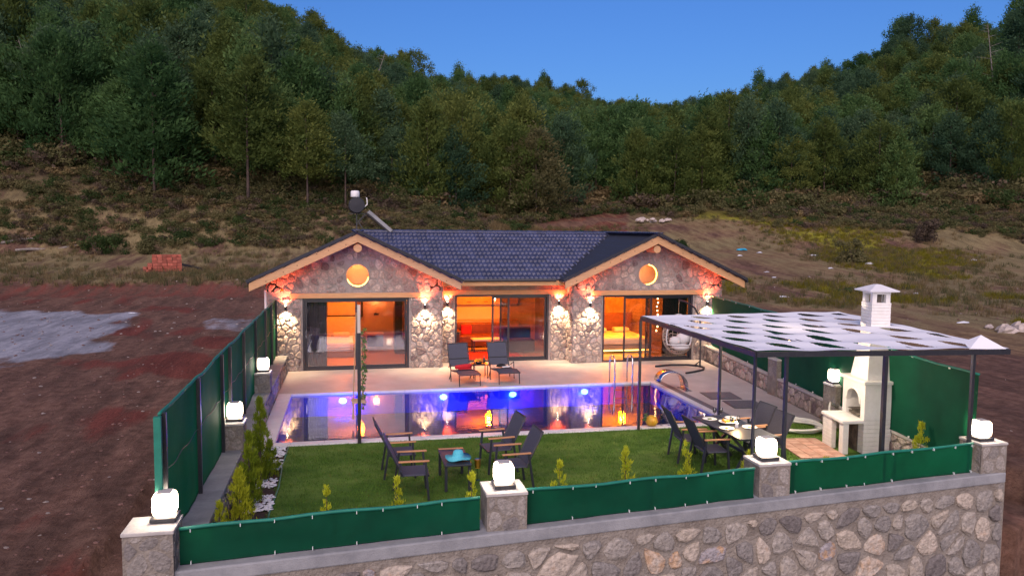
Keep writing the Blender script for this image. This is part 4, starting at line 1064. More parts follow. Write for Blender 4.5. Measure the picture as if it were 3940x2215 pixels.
    # lintel beams and round windows
for n_, (da, db_, h) in D_.items():
    y = REC if n_ == 2 else 0; ext = (.04, .05) if n_ == 2 else (.35, .35)
    if n_ == 2: ext = (.5, .6)
    MB().bb((da-ext[0], y-.075, h+.005), (db_+ext[1], y+.05, h+.155)).build('lintel_beam', 'timber', house, bevel=.006)
MB().bb((XLR+.0, -.14, 2.60), (XRL-.0, -.08, 2.76)).build('eave_board', 'timber', house, bevel=.004)
MB().bb((XLR, -.10, 2.655), (XRL, REC, 2.68)).build('soffit', 'soffit', house)
mb = MB(); mb.tube([(xv1+.15, ye-.07, 2.78), (xv2-.12, ye-.07, 2.78)], .05, 8); mb.build('gutter', 'dark', house)
mb = MB(); mb.tube([(AX2+HW+.08, OV-.02, zg(HW+AX2+.08, AX2)-.02), (AX2+HW+.08, 8.3, zg(HW+AX2+.08, AX2)-.02)], .055, 8); mb.build('gutter', 'dark', house)
MB().bb((XL-.07, -.01, 0), (XL-.01, .05, 2.5)).build('downpipe', 'white', house)
for ax in (AX1, AX2):
    mb = MB()
    ring = lambda r, y: [(ax+r*math.cos(2*PI*k/28), y, 2.93+r*math.sin(2*PI*k/28)) for k in range(28)]
    V = ring(.40, -.02)+ring(.345, -.02)+ring(.345, .2)+ring(.40, .02); n = 28; F = []
    for i in range(3): F += [(i*n+k, i*n+(k+1) % n, (i+1)*n+(k+1) % n, (i+1)*n+k) for k in range(n)]
    F += [(3*n+k, 3*n+(k+1) % n, (k+1) % n, k) for k in range(n)]
    mb.add(V, F); w = mb.build('round_window', 'hmortar', house)
    mb = MB(); mb.add(ring(.345, .12), [tuple(range(28))]); mb.build('pane', 'glass', w)
# rooms
def room(x0, x1, y0, y1, h, wallmat='roomwall'):
    MB().bb((x0, y0, -.02), (x1, y1, .006)).build('interior_floor', 'roomfloor', house)
    mb = MB(); mb.bb((x0, y1, 0), (x1, y1+.1, h)); mb.bb((x0-.1, y0, 0), (x0, y1, h)); mb.bb((x1, y0, 0), (x1+.1, y1, h)); mb.build('interior_wall', wallmat, house)
    MB().bb((x0-.05, y0, h), (x1+.05, y1, h+.06)).build('ceiling', 'plaster', house)
room(XL+.35, XLR-.35, .285, 4.3, 2.5); room(XLR-.1, XRL+.1, REC+.285, 5.2, 2.55); room(XRL+.35, XR-.35, .285, 4.2, 2.5)
for ax in (AX1, AX2):    # lit attic behind the round windows
    mb = MB(); mb.bb((ax-.9, 1.4, 2.57), (ax+.9, 1.5, 3.6)); mb.bb((ax-1, .3, 2.57), (ax-.9, 1.4, 3.5)); mb.bb((ax+.9, .3, 2.57), (ax+1, 1.4, 3.5)); mb.bb((ax-.9, .3, 3.5), (ax+.9, 1.4, 3.55)); mb.build('attic_lining', 'roomwall', house)
def lamp(name, label, cat, loc, col, e, rad=.08, kind='POINT', spot=None, blend=.6, aim=None, parent=None):
    l = bpy.data.lights.new(name, kind); l.color = col; l.energy = e
    if kind != 'AREA': l.shadow_soft_size = rad
    if kind == 'SPOT': l.spot_size = spot; l.spot_blend = blend
    if kind == 'AREA': l.size = rad; l.shape = 'DISK'
    o = bpy.data.objects.new(name, l); COL.objects.link(o)
    if parent: o.parent = parent; loc = Vector(loc)-world_of(parent)
    o.location = loc
    if aim: o.rotation_euler = Vector(aim).to_track_quat('-Z', 'Y').to_euler()
    return o
ORG = (1.0, .17, .0)
def ceiling_lamp(x, y, h, label, e, col=ORG):
    o = thing('ceiling_lamp', label, 'lamp', (x, y, h))
    mb = MB(); mb.lathe([(.13, -.001), (.13, -.05), (.10, -.06)], (0,0,0), 20); mb.build('lamp_body', 'dark', o, local=True)
    mb = MB(); mb.lathe([(.001, -.063), (.10, -.062)], (0,0,0), 20); mb.build('lamp_shade', 'bulbwarm', o, local=True)
    lamp('lamp_light', None, None, (x, y, h-.16), col, e, .12, parent=o)
ceiling_lamp(-3.9, 2.0, 2.5, 'round ceiling lamp in the left bedroom', 190)
ceiling_lamp(.7, 2.9, 2.55, 'round ceiling lamp in the middle living room', 260)
ceiling_lamp(5.5, 2.0, 2.5, 'round ceiling lamp in the right bedroom', 260, (1.0, .23, .0))
ceiling_lamp(AX1, .95, 3.5, 'small ceiling lamp behind the left round window', 10, (1, .13, 0))
ceiling_lamp(AX2, .95, 3.5, 'small ceiling lamp behind the right round window', 10, (1, .13, 0))
# glowing trim rings
for ax, a0, a1 in ((AX1, math.radians(200), math.radians(350)), (AX2, math.radians(-95), math.radians(85))):
    mb = MB(); mb.tube([(ax+.33*math.cos(a0+(a1-a0)*k/16), .09, 2.93+.33*math.sin(a0+(a1-a0)*k/16)) for k in range(17)], .012, 5); mb.build('light_strip', 'ledwarm', house)
# sliding doors
def sliding(n_, y, splits, open_=None, mats=None):
    da, db_, h = D_[n_]; fr = thing_frame = MB(); w = .065
    fr.bb((da, y-.01, 0), (da+w, y+.13, h)); fr.bb((db_-w, y-.01, 0), (db_, y+.13, h)); fr.bb((da+w, y-.01, h-w), (db_-w, y+.13, h)); fr.bb((da+w, y-.01, 0), (db_-w, y+.13, .06))
    f = fr.build('door_frame', 'frame', house, bevel=.004)
    for i, (a, b, gm, yy) in enumerate(splits):
        s = MB(); q = .06; s.bb((a, y+yy, .062), (a+q, y+yy+.04, h-w-.002)); s.bb((b-q, y+yy, .062), (b, y+yy+.04, h-w-.002)); s.bb((a+q, y+yy, h-w-q), (b-q, y+yy+.04, h-w-.002)); s.bb((a+q, y+yy, .062), (b-q, y+yy+.04, .062+q))
        s.build('sash', 'frame', f, bevel=.003)
        MB().bb((a+q, y+yy+.017, .062+q), (b-q, y+yy+.023, h-w-q)).build('pane', gm, f)
        MB().bb((a+.02, y+yy-.03, 1.0), (a+.035, y+yy, 1.25)).build('door_handle', 'chrome', f)
sliding(1, .02, [(-5.59, -4.02, 'glass', .02), (-4.08, -2.49, 'glassdim', .07)])
sliding(2, REC+.02, [(.38, .98, 'glass', .02), (.66, 2.26, 'glassdim', .07)])
sliding(3, .02, [(4.75, 5.75, 'glass', .02), (5.55, 7.15, 'glassdim', .07)])

# wall lamps: up and down beams
def sconce(x, y, label, z=1.95):
    o = thing('wall_lamp', label, 'wall lamp', (x, y-.09, z), 0, 'up and down wall lamps on the house front')
    mb = MB(); mb.lathe([(.035, -.07), (.035, .07)], (0,0,0), 14); mb.build('lamp_body', 'dark', o, local=True)
    MB().box((0, .055, 0), (.05, .07, .05)).build('bracket', 'dark', o, local=True)
    for s in (-1, 1):
        mb = MB(); mb.lathe([(.001, s*.071), (.028, s*.0705)], (0,0,0), 12); mb.build('lens', 'sconceglow', o, local=True)
    lamp('down_light', None, None, (x, y-.115, z-.085), (1, .66, .36), 105, .02, 'SPOT', math.radians(125), .9, (0, .14, -1), parent=o)
    lamp('up_light', None, None, (x, y-.115, z+.085), (1, .12, .05), 120, .02, 'SPOT', math.radians(120), .95, (0, .10, 1), parent=o)
    return o
sconce(-6.15, 0, 'lit wall lamp at the left end of the house front')
sconce(-1.93, 0, 'lit wall lamp right of the left gable door')
sconce(-1.12, REC, 'lit wall lamp left of the middle door in the recess')
sconce(2.66, REC, 'lit wall lamp right of the middle door in the recess')
sconce(3.53, 0, 'lit wall lamp left of the right gable door')
sconce(7.72, 0, 'lit wall lamp at the right end of the house front')

# solar water heater on the roof
sw = thing('solar_water_heater', 'solar water heater with round tank and white header tank on the roof', 'water heater', (-3.95, 4.1, 4.3))
mb = MB(); mb.lathe([(.001,-.02),(.27,0),(.29,.05),(.29,1.6),(.27,1.65),(.001,1.67)], (0,0,0), 24, 'Y'); mb.v = [(x-3.97, y+4.0, z+5.22) for x, y, z in mb.v]; mb.build('tank', 'roofbase', sw)
mb = MB(); mb.lathe([(.001,0),(.15,.01),(.16,.03),(.16,.20),(.13,.24),(.001,.25)], (-4.02,4.3,5.50), 16); mb.build('header_tank', 'white', sw, smooth=True)
mb = MB(); mb.beam((-3.56, 4.6, 5.0), (-2.74, 4.6, 4.30), 1.5, .12, up=(.6,0,.7)); mb.build('collector_panel', 'concrete', sw)
mb = MB(); mb.beam((-3.62, 4.6, 4.93), (-2.80, 4.6, 4.23), 1.4, .03, up=(.6,0,.7)); mb.build('collector_back', 'dark', sw)
for a, b in (((-4.25,4.2,4.92),(-3.6,4.2,4.92)), ((-3.97,4.2,4.28),(-3.97,4.2,4.95)), ((-3.6,4.2,4.95),(-3.97,4.2,4.6)), ((-3.9,4.2,4.6),(-3.7,4.2,4.3)), ((-3.6,5.4,4.95),(-3.97,5.4,4.5)), ((-3.97,5.4,4.28),(-3.97,5.4,4.95))):
    MB().beam(a, b, .03).build('stand_bar', 'dark', sw)
mb = MB(); mb.tube([(-3.7,4.1,5.15),(-3.6,4.1,5.25),(-3.6,4.1,5.4),(-3.62,4.1,5.5)], .02, 6); mb.build('pipe', 'white', sw)
# ------------------------------------------------------------------ rooms' furniture
def simple(name, label, cat, loc, parts, rz=0, group=None):
    o = thing(name, label, cat, loc, rz, group)
    for nm, m, boxes, bev in parts:
        mb = MB()
        for c, d in boxes: mb.box(c, d)
        mb.build(nm, m, o, local=True, bevel=bev)
    return o
Mt['orangefab'] = mat('dark_leather', (.10,.03,.015), (.16,.05,.025), rough=.6, scale=5)
Mt['linen'] = mat('bed_linen', (.55,.5,.42), (.65,.6,.5), rough=.9, scale=4)
Mt['cab'] = mat('cabinet_wood', (.40,.27,.15), (.5,.35,.2), rough=.4, scale=3, stretch=(1,1,4))
Mt['rug'] = mat('red_rug', (.45,.015,.01), (.6,.05,.02), rough=.95, scale=5)
Mt['wallpaper'] = mat('patterned_wallpaper', (.22,.11,.05), (.42,.26,.12), rough=.8, scale=2.2)
Mt['headb'] = mat('headboard', (.25,.20,.17), rough=.8)
simple('sofa', 'dark sofa in the middle living room', 'sofa', (.55, 4.1, 0), [('seat','orangefab',[((0,0,.25),(1.7,.8,.42))],.04), ('backrest','orangefab',[((0,.36,.6),(1.7,.2,.5))],.05), ('armrest','orangefab',[((-.85,0,.4),(.18,.8,.5))],.04), ('armrest','orangefab',[((.85,0,.4),(.18,.8,.5))],.04), ('cushion','red',[((-.5,.15,.62),(.4,.16,.36))],.05)])
simple('coffee_table', 'low table with a white top before the sofa', 'table', (.6, 2.9, 0), [('table_top','linen',[((0,0,.44),(1.1,.6,.05))],.01)]+[('leg','dark',[((sx*.5,sy*.25,.21),(.05,.05,.42))],0) for sx in (-1,1) for sy in (-1,1)])
simple('rug', 'bright red rug behind the open middle door', 'rug', (.4, 1.95, .012), [('pile','rug',[((0,0,0),(2.4,1.5,.02))],0)])
simple('kitchen_cabinet', 'row of pale kitchen cupboards on the back wall of the living room', 'cupboard', (.6, 5.0, 0), [('cupboard_body','cab',[((0,0,.45),(3.2,.5,.9)),((0,.1,1.85),(3.2,.34,.7))],.01), ('shelf','frame',[((0,-.02,2.26),(3.2,.3,.05))],0), ('handle','frame',[((-1.0+.66*i,-.09,1.6),(.16,.02,.02)) for i in range(4)],0)])
simple('bar_stool', 'dark bar stool just inside the middle door', 'stool', (-.62, 2.6, 0), [('seat','frame',[((0,0,.75),(.34,.34,.05))],.01)]+[('leg','frame',[((sx*.14,sy*.14,.37),(.03,.03,.74))],0) for sx in (-1,1) for sy in (-1,1)])
simple('sofa', 'grey sofa behind the tinted pane of the middle door', 'sofa', (1.75, 2.7, 0), [('seat','sling',[((0,0,.25),(1.0,.8,.42))],.04), ('backrest','sling',[((0,.36,.6),(1.0,.2,.5))],.05)])
simple('bed', 'double bed in the left bedroom', 'bed', (-5.0, 3.1, 0), [('bed_base','headb',[((0,0,.17),(1.9,1.8,.3))],.02), ('mattress','linen',[((0,0,.42),(1.86,1.76,.22))],.06), ('headboard','linen',[((0,.95,.7),(2.0,.12,1.0))],.03), ('pillow','linen',[((-.45,.6,.6),(.6,.4,.16))],.06), ('pillow','linen',[((.45,.6,.6),(.6,.4,.16))],.06)])
simple('picture_frame', 'dark framed window above the bed in the left bedroom', 'window', (-4.75, 4.24, 1.62), [('picture','plaster',[((0,0,0),(1.8,.02,.78))],0), ('frame_bar','frame',[((0,-.02,.42),(1.95,.05,.07)),((0,-.02,-.42),(1.95,.05,.07)),((-.95,-.02,0),(.07,.05,.9)),((.95,-.02,0),(.07,.05,.9)),((-.3,-.02,0),(.04,.05,.8))],0)])
simple('bedside_table', 'small white bedside table with a dark recess in the left bedroom', 'bedside table', (-3.35, 3.6, 0), [('top','linen',[((0,0,.62),(.6,.45,.05))],.01), ('drawer_box','frame',[((0,0,.38),(.56,.42,.4))],.01)])
simple('wardrobe', 'dark tall wardrobe behind the right pane of the left bedroom door', 'wardrobe', (-2.25, 3.2, 0), [('wardrobe_body','frame',[((0,0,1.15),(.9,.9,2.3))],.01), ('mirror','chrome',[((-.05,-.46,1.3),(.3,.012,1.6))],0)])
o = simple('wall_lamp', 'small lit lamp on the bedroom wall above the bedside table', 'wall lamp', (-3.3, 4.15, 1.9), [('lamp_shade','bulbwarm',[((0,0,0),(.22,.16,.09))],.02), ('bracket','frame',[((0,.07,.08),(.08,.05,.08))],0)])
lamp('lamp_light', None, None, (-3.3, 4.0, 1.78), ORG, 12, .06, parent=o)
simple('switch_plate', 'small dark switch plate under the bedroom wall lamp', 'switch', (-3.28, 4.285, 1.25), [('plate','frame',[((0,0,0),(.18,.02,.08))],0)])
mb = MB()
def curtain(x0, x1, y, z1, label, m='curtain', n=26):
    o = thing('curtain', label, 'curtain', ((x0+x1)/2, y, 0)); V = []; F = []
    for i in range(n*3+1):
        x = x0+(x1-x0)*i/(n*3); yy = y+.035*math.sin(i*2*PI/6)
        V += [(x, yy, .03), (x, yy, z1)]
    F = [(2*i, 2*i+2, 2*i+3, 2*i+1) for i in range(n*3)]; mb = MB(); mb.add(V, F); mb.build('drape', m, o, smooth=True)
    MB().bb((x0-.05, y-.015, z1), (x1+.05, y+.015, z1+.03)).build('curtain_rail', 'frame', o)
curtain(-5.6, -4.95, .42, 2.3, 'grey curtain drawn back at the left of the bedroom door')
curtain(6.3, 7.2, .42, 2.3, 'grey curtain at the right side of the right bedroom door', n=18)
simple('bed', 'bed with glowing light strip in the right bedroom', 'bed', (5.4, 2.6, 0), [('bed_base','headb',[((0,0,.22),(1.9,2.0,.18))],.02), ('mattress','linen',[((0,0,.44),(1.9,2.0,.25))],.07), ('headboard','orangefab',[((0,1.06,.75),(2.1,.12,1.0))],.03), ('pillow','linen',[((-.45,.7,.65),(.6,.4,.16))],.06), ('pillow','linen',[((.45,.7,.65),(.6,.4,.16))],.06), ('light_strip','ledwarm',[((0,-1.01,.12),(1.9,.02,.03)),((-.96,0,.12),(.02,2.0,.03))],0)])
simple('wall_panel', 'brown patterned wallpaper panel behind the bed in the right bedroom', 'wall panel', (6.2, 4.14, 1.3), [('panel','wallpaper',[((0,0,0),(2.2,.04,2.2))],0)])
o = thing('string_lights', 'vertical string of small lit bulbs in the right bedroom', 'string lights', (6.25, .75, 1.2))
for i in range(9): MB().box((.02*math.sin(i*2.1), 0, .85-.14*i), (.035,.035,.05)).build('bulb', 'bulbwarm', o, local=True, bevel=.008)

# ------------------------------------------------------------------ deck furniture
def lounger(loc, rz, label):
    o = thing('sun_lounger', label, 'sun lounger', loc, rz, 'sun loungers on the deck'); W2 = .30
    # local: foot end at -y, back rest rising at +y
    prof = [(-.95,.33),(-.55,.36),(-.2,.31),(.15,.29),(.30,.36),(.62,1.0)]
    def strip(i0, i1, dz=0):
        V = []; 
        for y, z in prof[i0:i1+1]: V += [(-W2+.02, y, z+dz), (W2-.02, y, z+dz)]
        n = i1-i0; F = [(2*i, 2*i+1, 2*i+3, 2*i+2) for i in range(n)]; mb = MB(); mb.add(V, F); return mb
    for nm, a, b in (('seat_sling', 0, 3), ('backrest_sling', 4, 5)):
        s = strip(a, b).build(nm, 'sling', o, local=True); md = s.modifiers.new('t', 'SOLIDIFY'); md.thickness = .008
    for sx in (-1, 1):
        mb = MB(); mb.tube([(sx*W2, y, z) for y, z in prof], .017, 6); mb.build('side_rail', 'chairframe', o, local=True)
        mb = MB(); mb.tube([(sx*W2, -.85, .34), (sx*W2, -.9, 0)], .015, 6); mb.build('leg', 'chairframe', o, local=True)
        mb = MB(); mb.tube([(sx*W2, .1, .3), (sx*(W2+.02), .25, 0)], .015, 6); mb.build('leg', 'chairframe', o, local=True)
        mb = MB(); mb.tube([(sx*(W2+.05), .25, .36), (sx*(W2+.06), -.05, .5), (sx*(W2+.06), -.12, .0)], .014, 6); mb.build('armrest', 'chairframe', o, local=True)
    mb = MB(); mb.tube([(-W2, .62, 1.0), (W2, .62, 1.0)], .017, 6); mb.tube([(-W2, -.95, .33), (W2, -.95, .33)], .017, 6); mb.tube([(-W2, .40, .58), (W2, .40, .58)], .015, 6); mb.build('cross_bar', 'chairframe', o, local=True)
    return o
lounger((-1.05, -2.22, 0), .10, 'dark sling sun lounger with a red towel, left of the two')
lounger((.14, -2.12, 0), .06, 'dark sling sun lounger with a black cloth, right of the two')
t = thing('towel', 'rolled red towel lying on the left sun lounger', 'towel', (-1.0, -2.15, .33))
mb = MB(); mb.tube([(-.24,-.04,.05),(-.1,0,.055),(.1,.03,.065),(.24,.06,.08)], [.055,.065,.065,.05], 10); mb.build('cloth_roll', 'red', t, local=True, smooth=True)
mb = MB(); mb.box((.02,-.05,.005), (.4,.16,.015), rz=.1); mb.build('cloth_edge', 'red', t, local=True)
t = thing('folded_clothes', 'black and white clothes lying on the right sun lounger', 'clothes', (.17, -2.08, .33))
mb = MB(); mb.lathe([(.001,0),(.16,.01),(.13,.06),(.05,.09),(.001,.095)], (-.02,.05,0), 12); mb.build('black_cloth', 'black', t, local=True, smooth=True)
mb = MB(); mb.box((.1,-.07,.02), (.26,.1,.03), rz=.4); mb.build('white_cloth', 'white', t, local=True, bevel=.01)
st = simple('side_table', 'small dark table with fruit between the two sun loungers', 'table', (-.48, -1.85, 0), [('table_top','dark',[((0,0,.40),(.48,.48,.025))],.005)]+[('leg','dark',[((sx*.21,sy*.21,.20),(.025,.025,.40))],0) for sx in (-1,1) for sy in (-1,1)])
t = thing('fruit_bowl', 'bowl of yellow fruit on the table between the loungers', 'bowl', (-.5, -1.85, .4125))
mb = MB(); mb.lathe([(.06,0),(.12,.03),(.15,.08),(.14,.08),(.001,.03)], (0,0,0), 16); mb.build('bowl', 'dark', t, local=True, smooth=True)
for i, (x, y) in enumerate(((0,0),(.06,.04),(-.06,.03),(.03,-.06),(-.05,-.05))):
    mb = MB(); mb.lathe([(.001,-.04),(.035,-.02),(.042,0),(.035,.025),(.001,.04)], (x,y,.11), 8); mb.build('fruit', 'melon', t, local=True, smooth=True)
t = thing('bottle', 'small bottle on the table between the loungers', 'bottle', (-.32, -1.75, .4125))
mb = MB(); mb.lathe([(.001,0),(.03,.002),(.03,.14),(.012,.18),(.012,.23),(.001,.231)], (0,0,0), 12); mb.build('bottle_body', 'soot', t, local=True, smooth=True)

# egg swing chair
e = thing('egg_swing_chair', 'wicker egg swing chair with pale cushions on a curved black stand', 'swing chair', (6.0, -1.75, 0))
mb = MB(); mb.tube([(5.42,-1.15,.03),(6.0,-.98,.03),(6.55,-1.02,.03),(6.85,-1.25,.03),(6.9,-1.6,.03),(6.7,-1.95,.03),(6.3,-2.22,.03),(5.9,-2.4,.03)], .032, 8); mb.build('base_ring', 'dark', e)
mb = MB(); mb.tube([(6.83,-1.45,.03),(6.84,-1.42,.6),(6.86,-1.38,1.2),(6.8,-1.38,1.65),(6.6,-1.42,1.95),(6.25,-1.5,2.15),(5.98,-1.56,2.22)], .03, 8); mb.build('pole', 'dark', e)
mb = MB(); mb.tube([(6.83,-1.45,.22),(6.7,-1.3,.04)], .02, 6); mb.build('brace', 'dark', e)
mb = MB(); mb.tube([(6.0,-1.56,2.18),(6.0,-1.56,1.75)], .012, 6); mb.build('chain', 'chrome', e)
def egg(u, v): # ellipsoid shell, opening to -y/-x
    a, b, c = .50, .47, .64
    x = a*math.sin(v)*math.cos(u); y = b*math.sin(v)*math.sin(u); z = c*math.cos(v); return x*(1-.12*z), y, z
sh = thing_ = MB(); fw_ = math.radians(250)
for k in range(15):      # vertical canes of the shell
    u = fw_+math.radians(52)+k*math.radians(256)/14
    sh.tube([tuple(np.array(egg(u, .05+v*.2075))+np.array((6.0,-1.56,1.12))) for v in range(16)], .011, 4, caps=False)
for v in range(1, 16):
    vv = .05+v*.2; n = 20
    if vv > 3.08: continue
    full = vv > 2.05; a0 = fw_+(0 if full else math.radians(50)); a1 = fw_+(2*PI if full else math.radians(310))
    sh.tube([tuple(np.array(egg(a0+(a1-a0)*k/n, vv+.05*math.sin(k*2.4+v)))+np.array((6.0,-1.56,1.12))) for k in range(n+1)], .014, 4, caps=False)
sh.build('wicker_shell', 'rattan', e)
mb = MB()
mb.tube([tuple(np.array(egg(fw_+math.radians(50), .05+v*.133))+np.array((6.0,-1.56,1.12))) for v in range(16)]+[tuple(np.array(egg(fw_+math.radians(50-10*q), 2.05))+np.array((6.0,-1.56,1.12))) for q in range(1, 10)]+[tuple(np.array(egg(fw_-math.radians(50), 2.05-v*.133))+np.array((6.0,-1.56,1.12))) for v in range(16)], .022, 6, caps=False); mb.build('rim', 'cushion', e, smooth=True)
for (x, y, z, s) in ((5.82,-1.72,.93,.19),(6.14,-1.62,.98,.24),(6.0,-1.75,.74,.30)):
    mb = MB(); mb.lathe([(.001,-.5),(.6,-.42),(.95,-.15),(1,.05),(.85,.35),(.4,.5),(.001,.52)], (0,0,0), 16); k = 1.0 if s < .28 else .45
    mb.v = [(x+a*s, y+b*s*.8, z+c*s*1.5*k) for a, b, c in mb.v]; mb.build('cushion', 'cushion', e, smooth=True)

# pool ladder
ld = thing('pool_ladder', 'stainless steel pool ladder at the far edge of the pool', 'ladder', (3.42, -3.35, 0))
for x in (3.16, 3.70):
    mb = MB(); mb.tube([(x,-3.12,.0),(x,-3.12,.62),(x,-3.16,.74),(x,-3.27,.80),(x,-3.42,.80),(x,-3.53,.72),(x,-3.56,.58),(x,-3.56,-.9)], .022, 10); mb.build('hand_rail', 'chrome', ld, smooth=True)
for z in (-.15, -.4, -.65): MB().bb((3.17,-3.60,z-.015),(3.69,-3.52,z+.015)).build('step', 'chrome', ld)

# arched steel water spout
sp = thing('water_spout', 'curved stainless steel waterfall spout on the right pool edge', 'fountain', (4.7, -4.5, 0))
V = []; F = []; n = 14
for i in range(n+1):
    t = i/n; a = PI*.95*t; cx = 4.62-.42*math.cos(a)*-1; x = 4.86-.62*(1-math.cos(a))/2*1.35; z = .03+.52*math.sin(a*.92)**.8+.0; w = .26-.05*t
    V += [(x, -4.55-w, z), (x, -4.55+w, z)]
F = [(2*i, 2*i+1, 2*i+3, 2*i+2) for i in range(n)]; mb = MB(); mb.add(V, F); q = mb.build('spout_blade', 'chrome', sp, smooth=True); md = q.modifiers.new('t', 'SOLIDIFY'); md.thickness = .02
MB().bb((4.76,-4.85,.0),(4.95,-4.25,.02)).build('foot_plate', 'chrome', sp)
# hatch covers in the deck
for (x, y, lab) in ((5.48, -5.45, 'dark square hatch in the deck, farther of the two'), (5.60, -6.50, 'dark square hatch in the deck, nearer of the two')):
    h = thing('deck_hatch', lab, 'hatch', (x, y, 0), -.12, 'deck hatches'); MB().box((0,0,.006), (.86,.86,.012)).build('hatch_frame', 'frame', h, local=True); MB().box((0,0,.014), (.80,.80,.008)).build('hatch_cover', 'grate', h, local=True)

# garden swing beside the pool
sg = thing('garden_swing', 'wooden swing seat on ropes with green ivy hanging from a black post', 'swing', (-4.08, -8.36, 0))
MB().bb((-4.115,-8.36,-.0),(-4.045,-8.29,2.28)).build('post', 'dark', sg)
MB().bb((-4.11,-8.355,2.28),(-4.05,-8.295,2.85)).build('post_top', 'plaster', sg)
MB().beam((-4.08,-8.32,2.45), (-4.08,-6.3,2.52), .05).build('arm', 'dark', sg)
for x, y, nm in ((-4.19,-6.55,'rope'),(-3.97,-6.55,'rope')):
    mb = MB(); mb.tube([(-4.08+(x+4.08)*.3, y, 2.5), (x, y, .5)], .014, 5); mb.build(nm, 'rope', sg)
MB().bb((-4.24,-6.75,.46),(-3.92,-6.35,.50)).build('seat', 'wood', sg, bevel=.008)
MB().bb((-4.22,-6.74,.10),(-4.17,-6.69,.46)).build('seat_leg', 'wood', sg)
mb = MB(); R2 = random.Random(3)
leafcloud(mb, [(-3.97+R2.uniform(-.04,.05), -6.58+R2.uniform(-.04,.04), .35+1.75*i/26, .05+.03*R2.random()) for i in range(27)], 13, .035, R2, flat=1.6); mb.t = []; mb.build('ivy', 'ivy', sg)

# ------------------------------------------------------------------ lawn furniture
def armchair(loc, rz, label, group, back=.98):
    """local: faces +y ... the back is at -y"""
    o = thing('garden_armchair', label, 'armchair', loc, rz, group); w = .27
    mb = MB(); mb.box((0,.02,.41), (2*w-.03,.47,.022)); mb.build('seat', 'sling', o, local=True, bevel=.006)
    mb = MB(); mb.add([(-w+.02,-.20,.44),(w-.02,-.20,.44),(w-.02,-.45,back),(-w+.02,-.45,back)], [(0,1,2,3)]); s = mb.build('backrest', 'sling', o, local=True); md = s.modifiers.new('t', 'SOLIDIFY'); md.thickness = .016
    mb = MB()
    for sx in (-1, 1): mb.tube([(sx*w,-.16,.40),(sx*w,-.455,back+.01)], .016, 6)
    mb.tube([(-w,-.455,back+.01),(w,-.455,back+.01)], .016, 6); mb.build('back_frame', 'chairframe', o, local=True)
    MB().bb((-w,.23,.385),(w,.26,.42)).build('front_rail', 'chairframe', o, local=True)
    for sx in (-1, 1):
        MB().beam((sx*(w+.02),.20,.64),(sx*(w+.02),.25,0), .034).build('leg', 'chairframe', o, local=True)
        MB().beam((sx*(w+.02),-.20,.64),(sx*(w+.02),-.30,0), .034).build('leg', 'chairframe', o, local=True)
        MB().box((sx*(w+.02),.01,.655), (.05,.50,.024)).build('armrest', 'teak', o, local=True, bevel=.006)
    return o
g1 = 'garden armchairs round the hat table'; g2 = 'garden armchairs at the dining table'
armchair((-3.27,-11.60,0), -PI/2-.02, 'dark armchair left of the hat table, nearest to the front fence', g1)
armchair((-3.40,-10.45,0), -PI/2+.03, 'dark armchair left of the hat table, on the pool side', g1)
armchair((-1.62,-10.48,0), PI/2+.12, 'dark armchair right of the hat table, on the pool side', g1)
armchair((-1.55,-11.50,0), PI/2+.06, 'dark armchair right of the hat table, behind the middle lantern', g1)
armchair((2.14,-10.55,0), -PI/2-.10, 'dark armchair left of the dining table, nearest the pool', g2)
armchair((2.22,-11.30,0), -PI/2-.04, 'dark armchair left of the dining table, nearest the fence', g2)
armchair((3.42,-10.52,0), PI/2+.08, 'dark armchair right of the dining table, nearest the pool', g2)
armchair((3.36,-11.22,0), PI/2+.10, 'dark armchair right of the dining table, nearest the fence', g2)
simple('garden_table', 'low dark garden table with a turquoise hat on it', 'table', (-2.50, -11.10, 0), [('table_top','chairframe',[((0,0,.445),(.46,.98,.03))],.006), ('table_edge','teak',[((0,.47,.467),(.44,.05,.012))],0)]+[('leg','chairframe',[((sx*.20,sy*.44,.215),(.045,.045,.43))],0) for sx in (-1,1) for sy in (-1,1)])
h = thing('sun_hat', 'turquoise straw sun hat with a pink band on the low garden table', 'hat', (-2.46, -11.28, .47), .2)
mb = MB(); mb.lathe([(.225,.035),(.20,.01),(.12,.012),(.098,.02),(.092,.10),(.075,.145),(.04,.158),(.001,.16)], (0,0,0), 28); mb.v = [(a, b, c+.018*math.sin(3*math.atan2(b,a))*(math.hypot(a,b) > .15)) for a, b, c in mb.v]; mb.build('hat_body', 'turq', h, local=True, smooth=True)
mb = MB(); mb.lathe([(.1005,.022),(.098,.045)], (0,0,0), 28); mb.build('hat_band', 'pinkband', h, local=True)
for k in range(5):
    a = -PI/2+(k-2)*.35; mb = MB(); mb.lathe([(.001,0),(.02,.008),(.001,.02)], (.12*math.cos(a),.12*math.sin(a),.016), 6); mb.build('flower', 'pinkband', h, local=True)
t = thing('drink_glass', 'orange drink in a glass standing on the grass right of the hat table', 'glass', (-2.08, -11.05, 0))
mb = MB(); mb.lathe([(.001,.22),(.045,.22),(.05,.36),(.045,.36)], (0,0,0), 12); mb.build('drink', 'melon', t, local=True)
mb = MB(); mb.lathe([(.04,0),(.01,.01),(.01,.2),(.05,.23),(.055,.38)], (0,0,0), 12); mb.build('glass_body', 'wineglass', t, local=True)
dt = thing('dining_table', 'long dark dining table laid for dinner under the shade roof', 'table', (2.80, -11.08, 0), .06)
MB().box((0,0,.735), (.80,1.72,.03)).build('table_top', 'chairframe', dt, local=True, bevel=.008)
for sy in (-1, 1):
    for sx in (-1, 1): MB().beam((sx*.30,sy*.55,0), (-sx*.30,sy*.35,.72), .06, .05).build('leg', 'chairframe', dt, local=True)
MB().box((0,0,.36), (.04,1.0,.05)).build('stretcher', 'chairframe', dt, local=True)
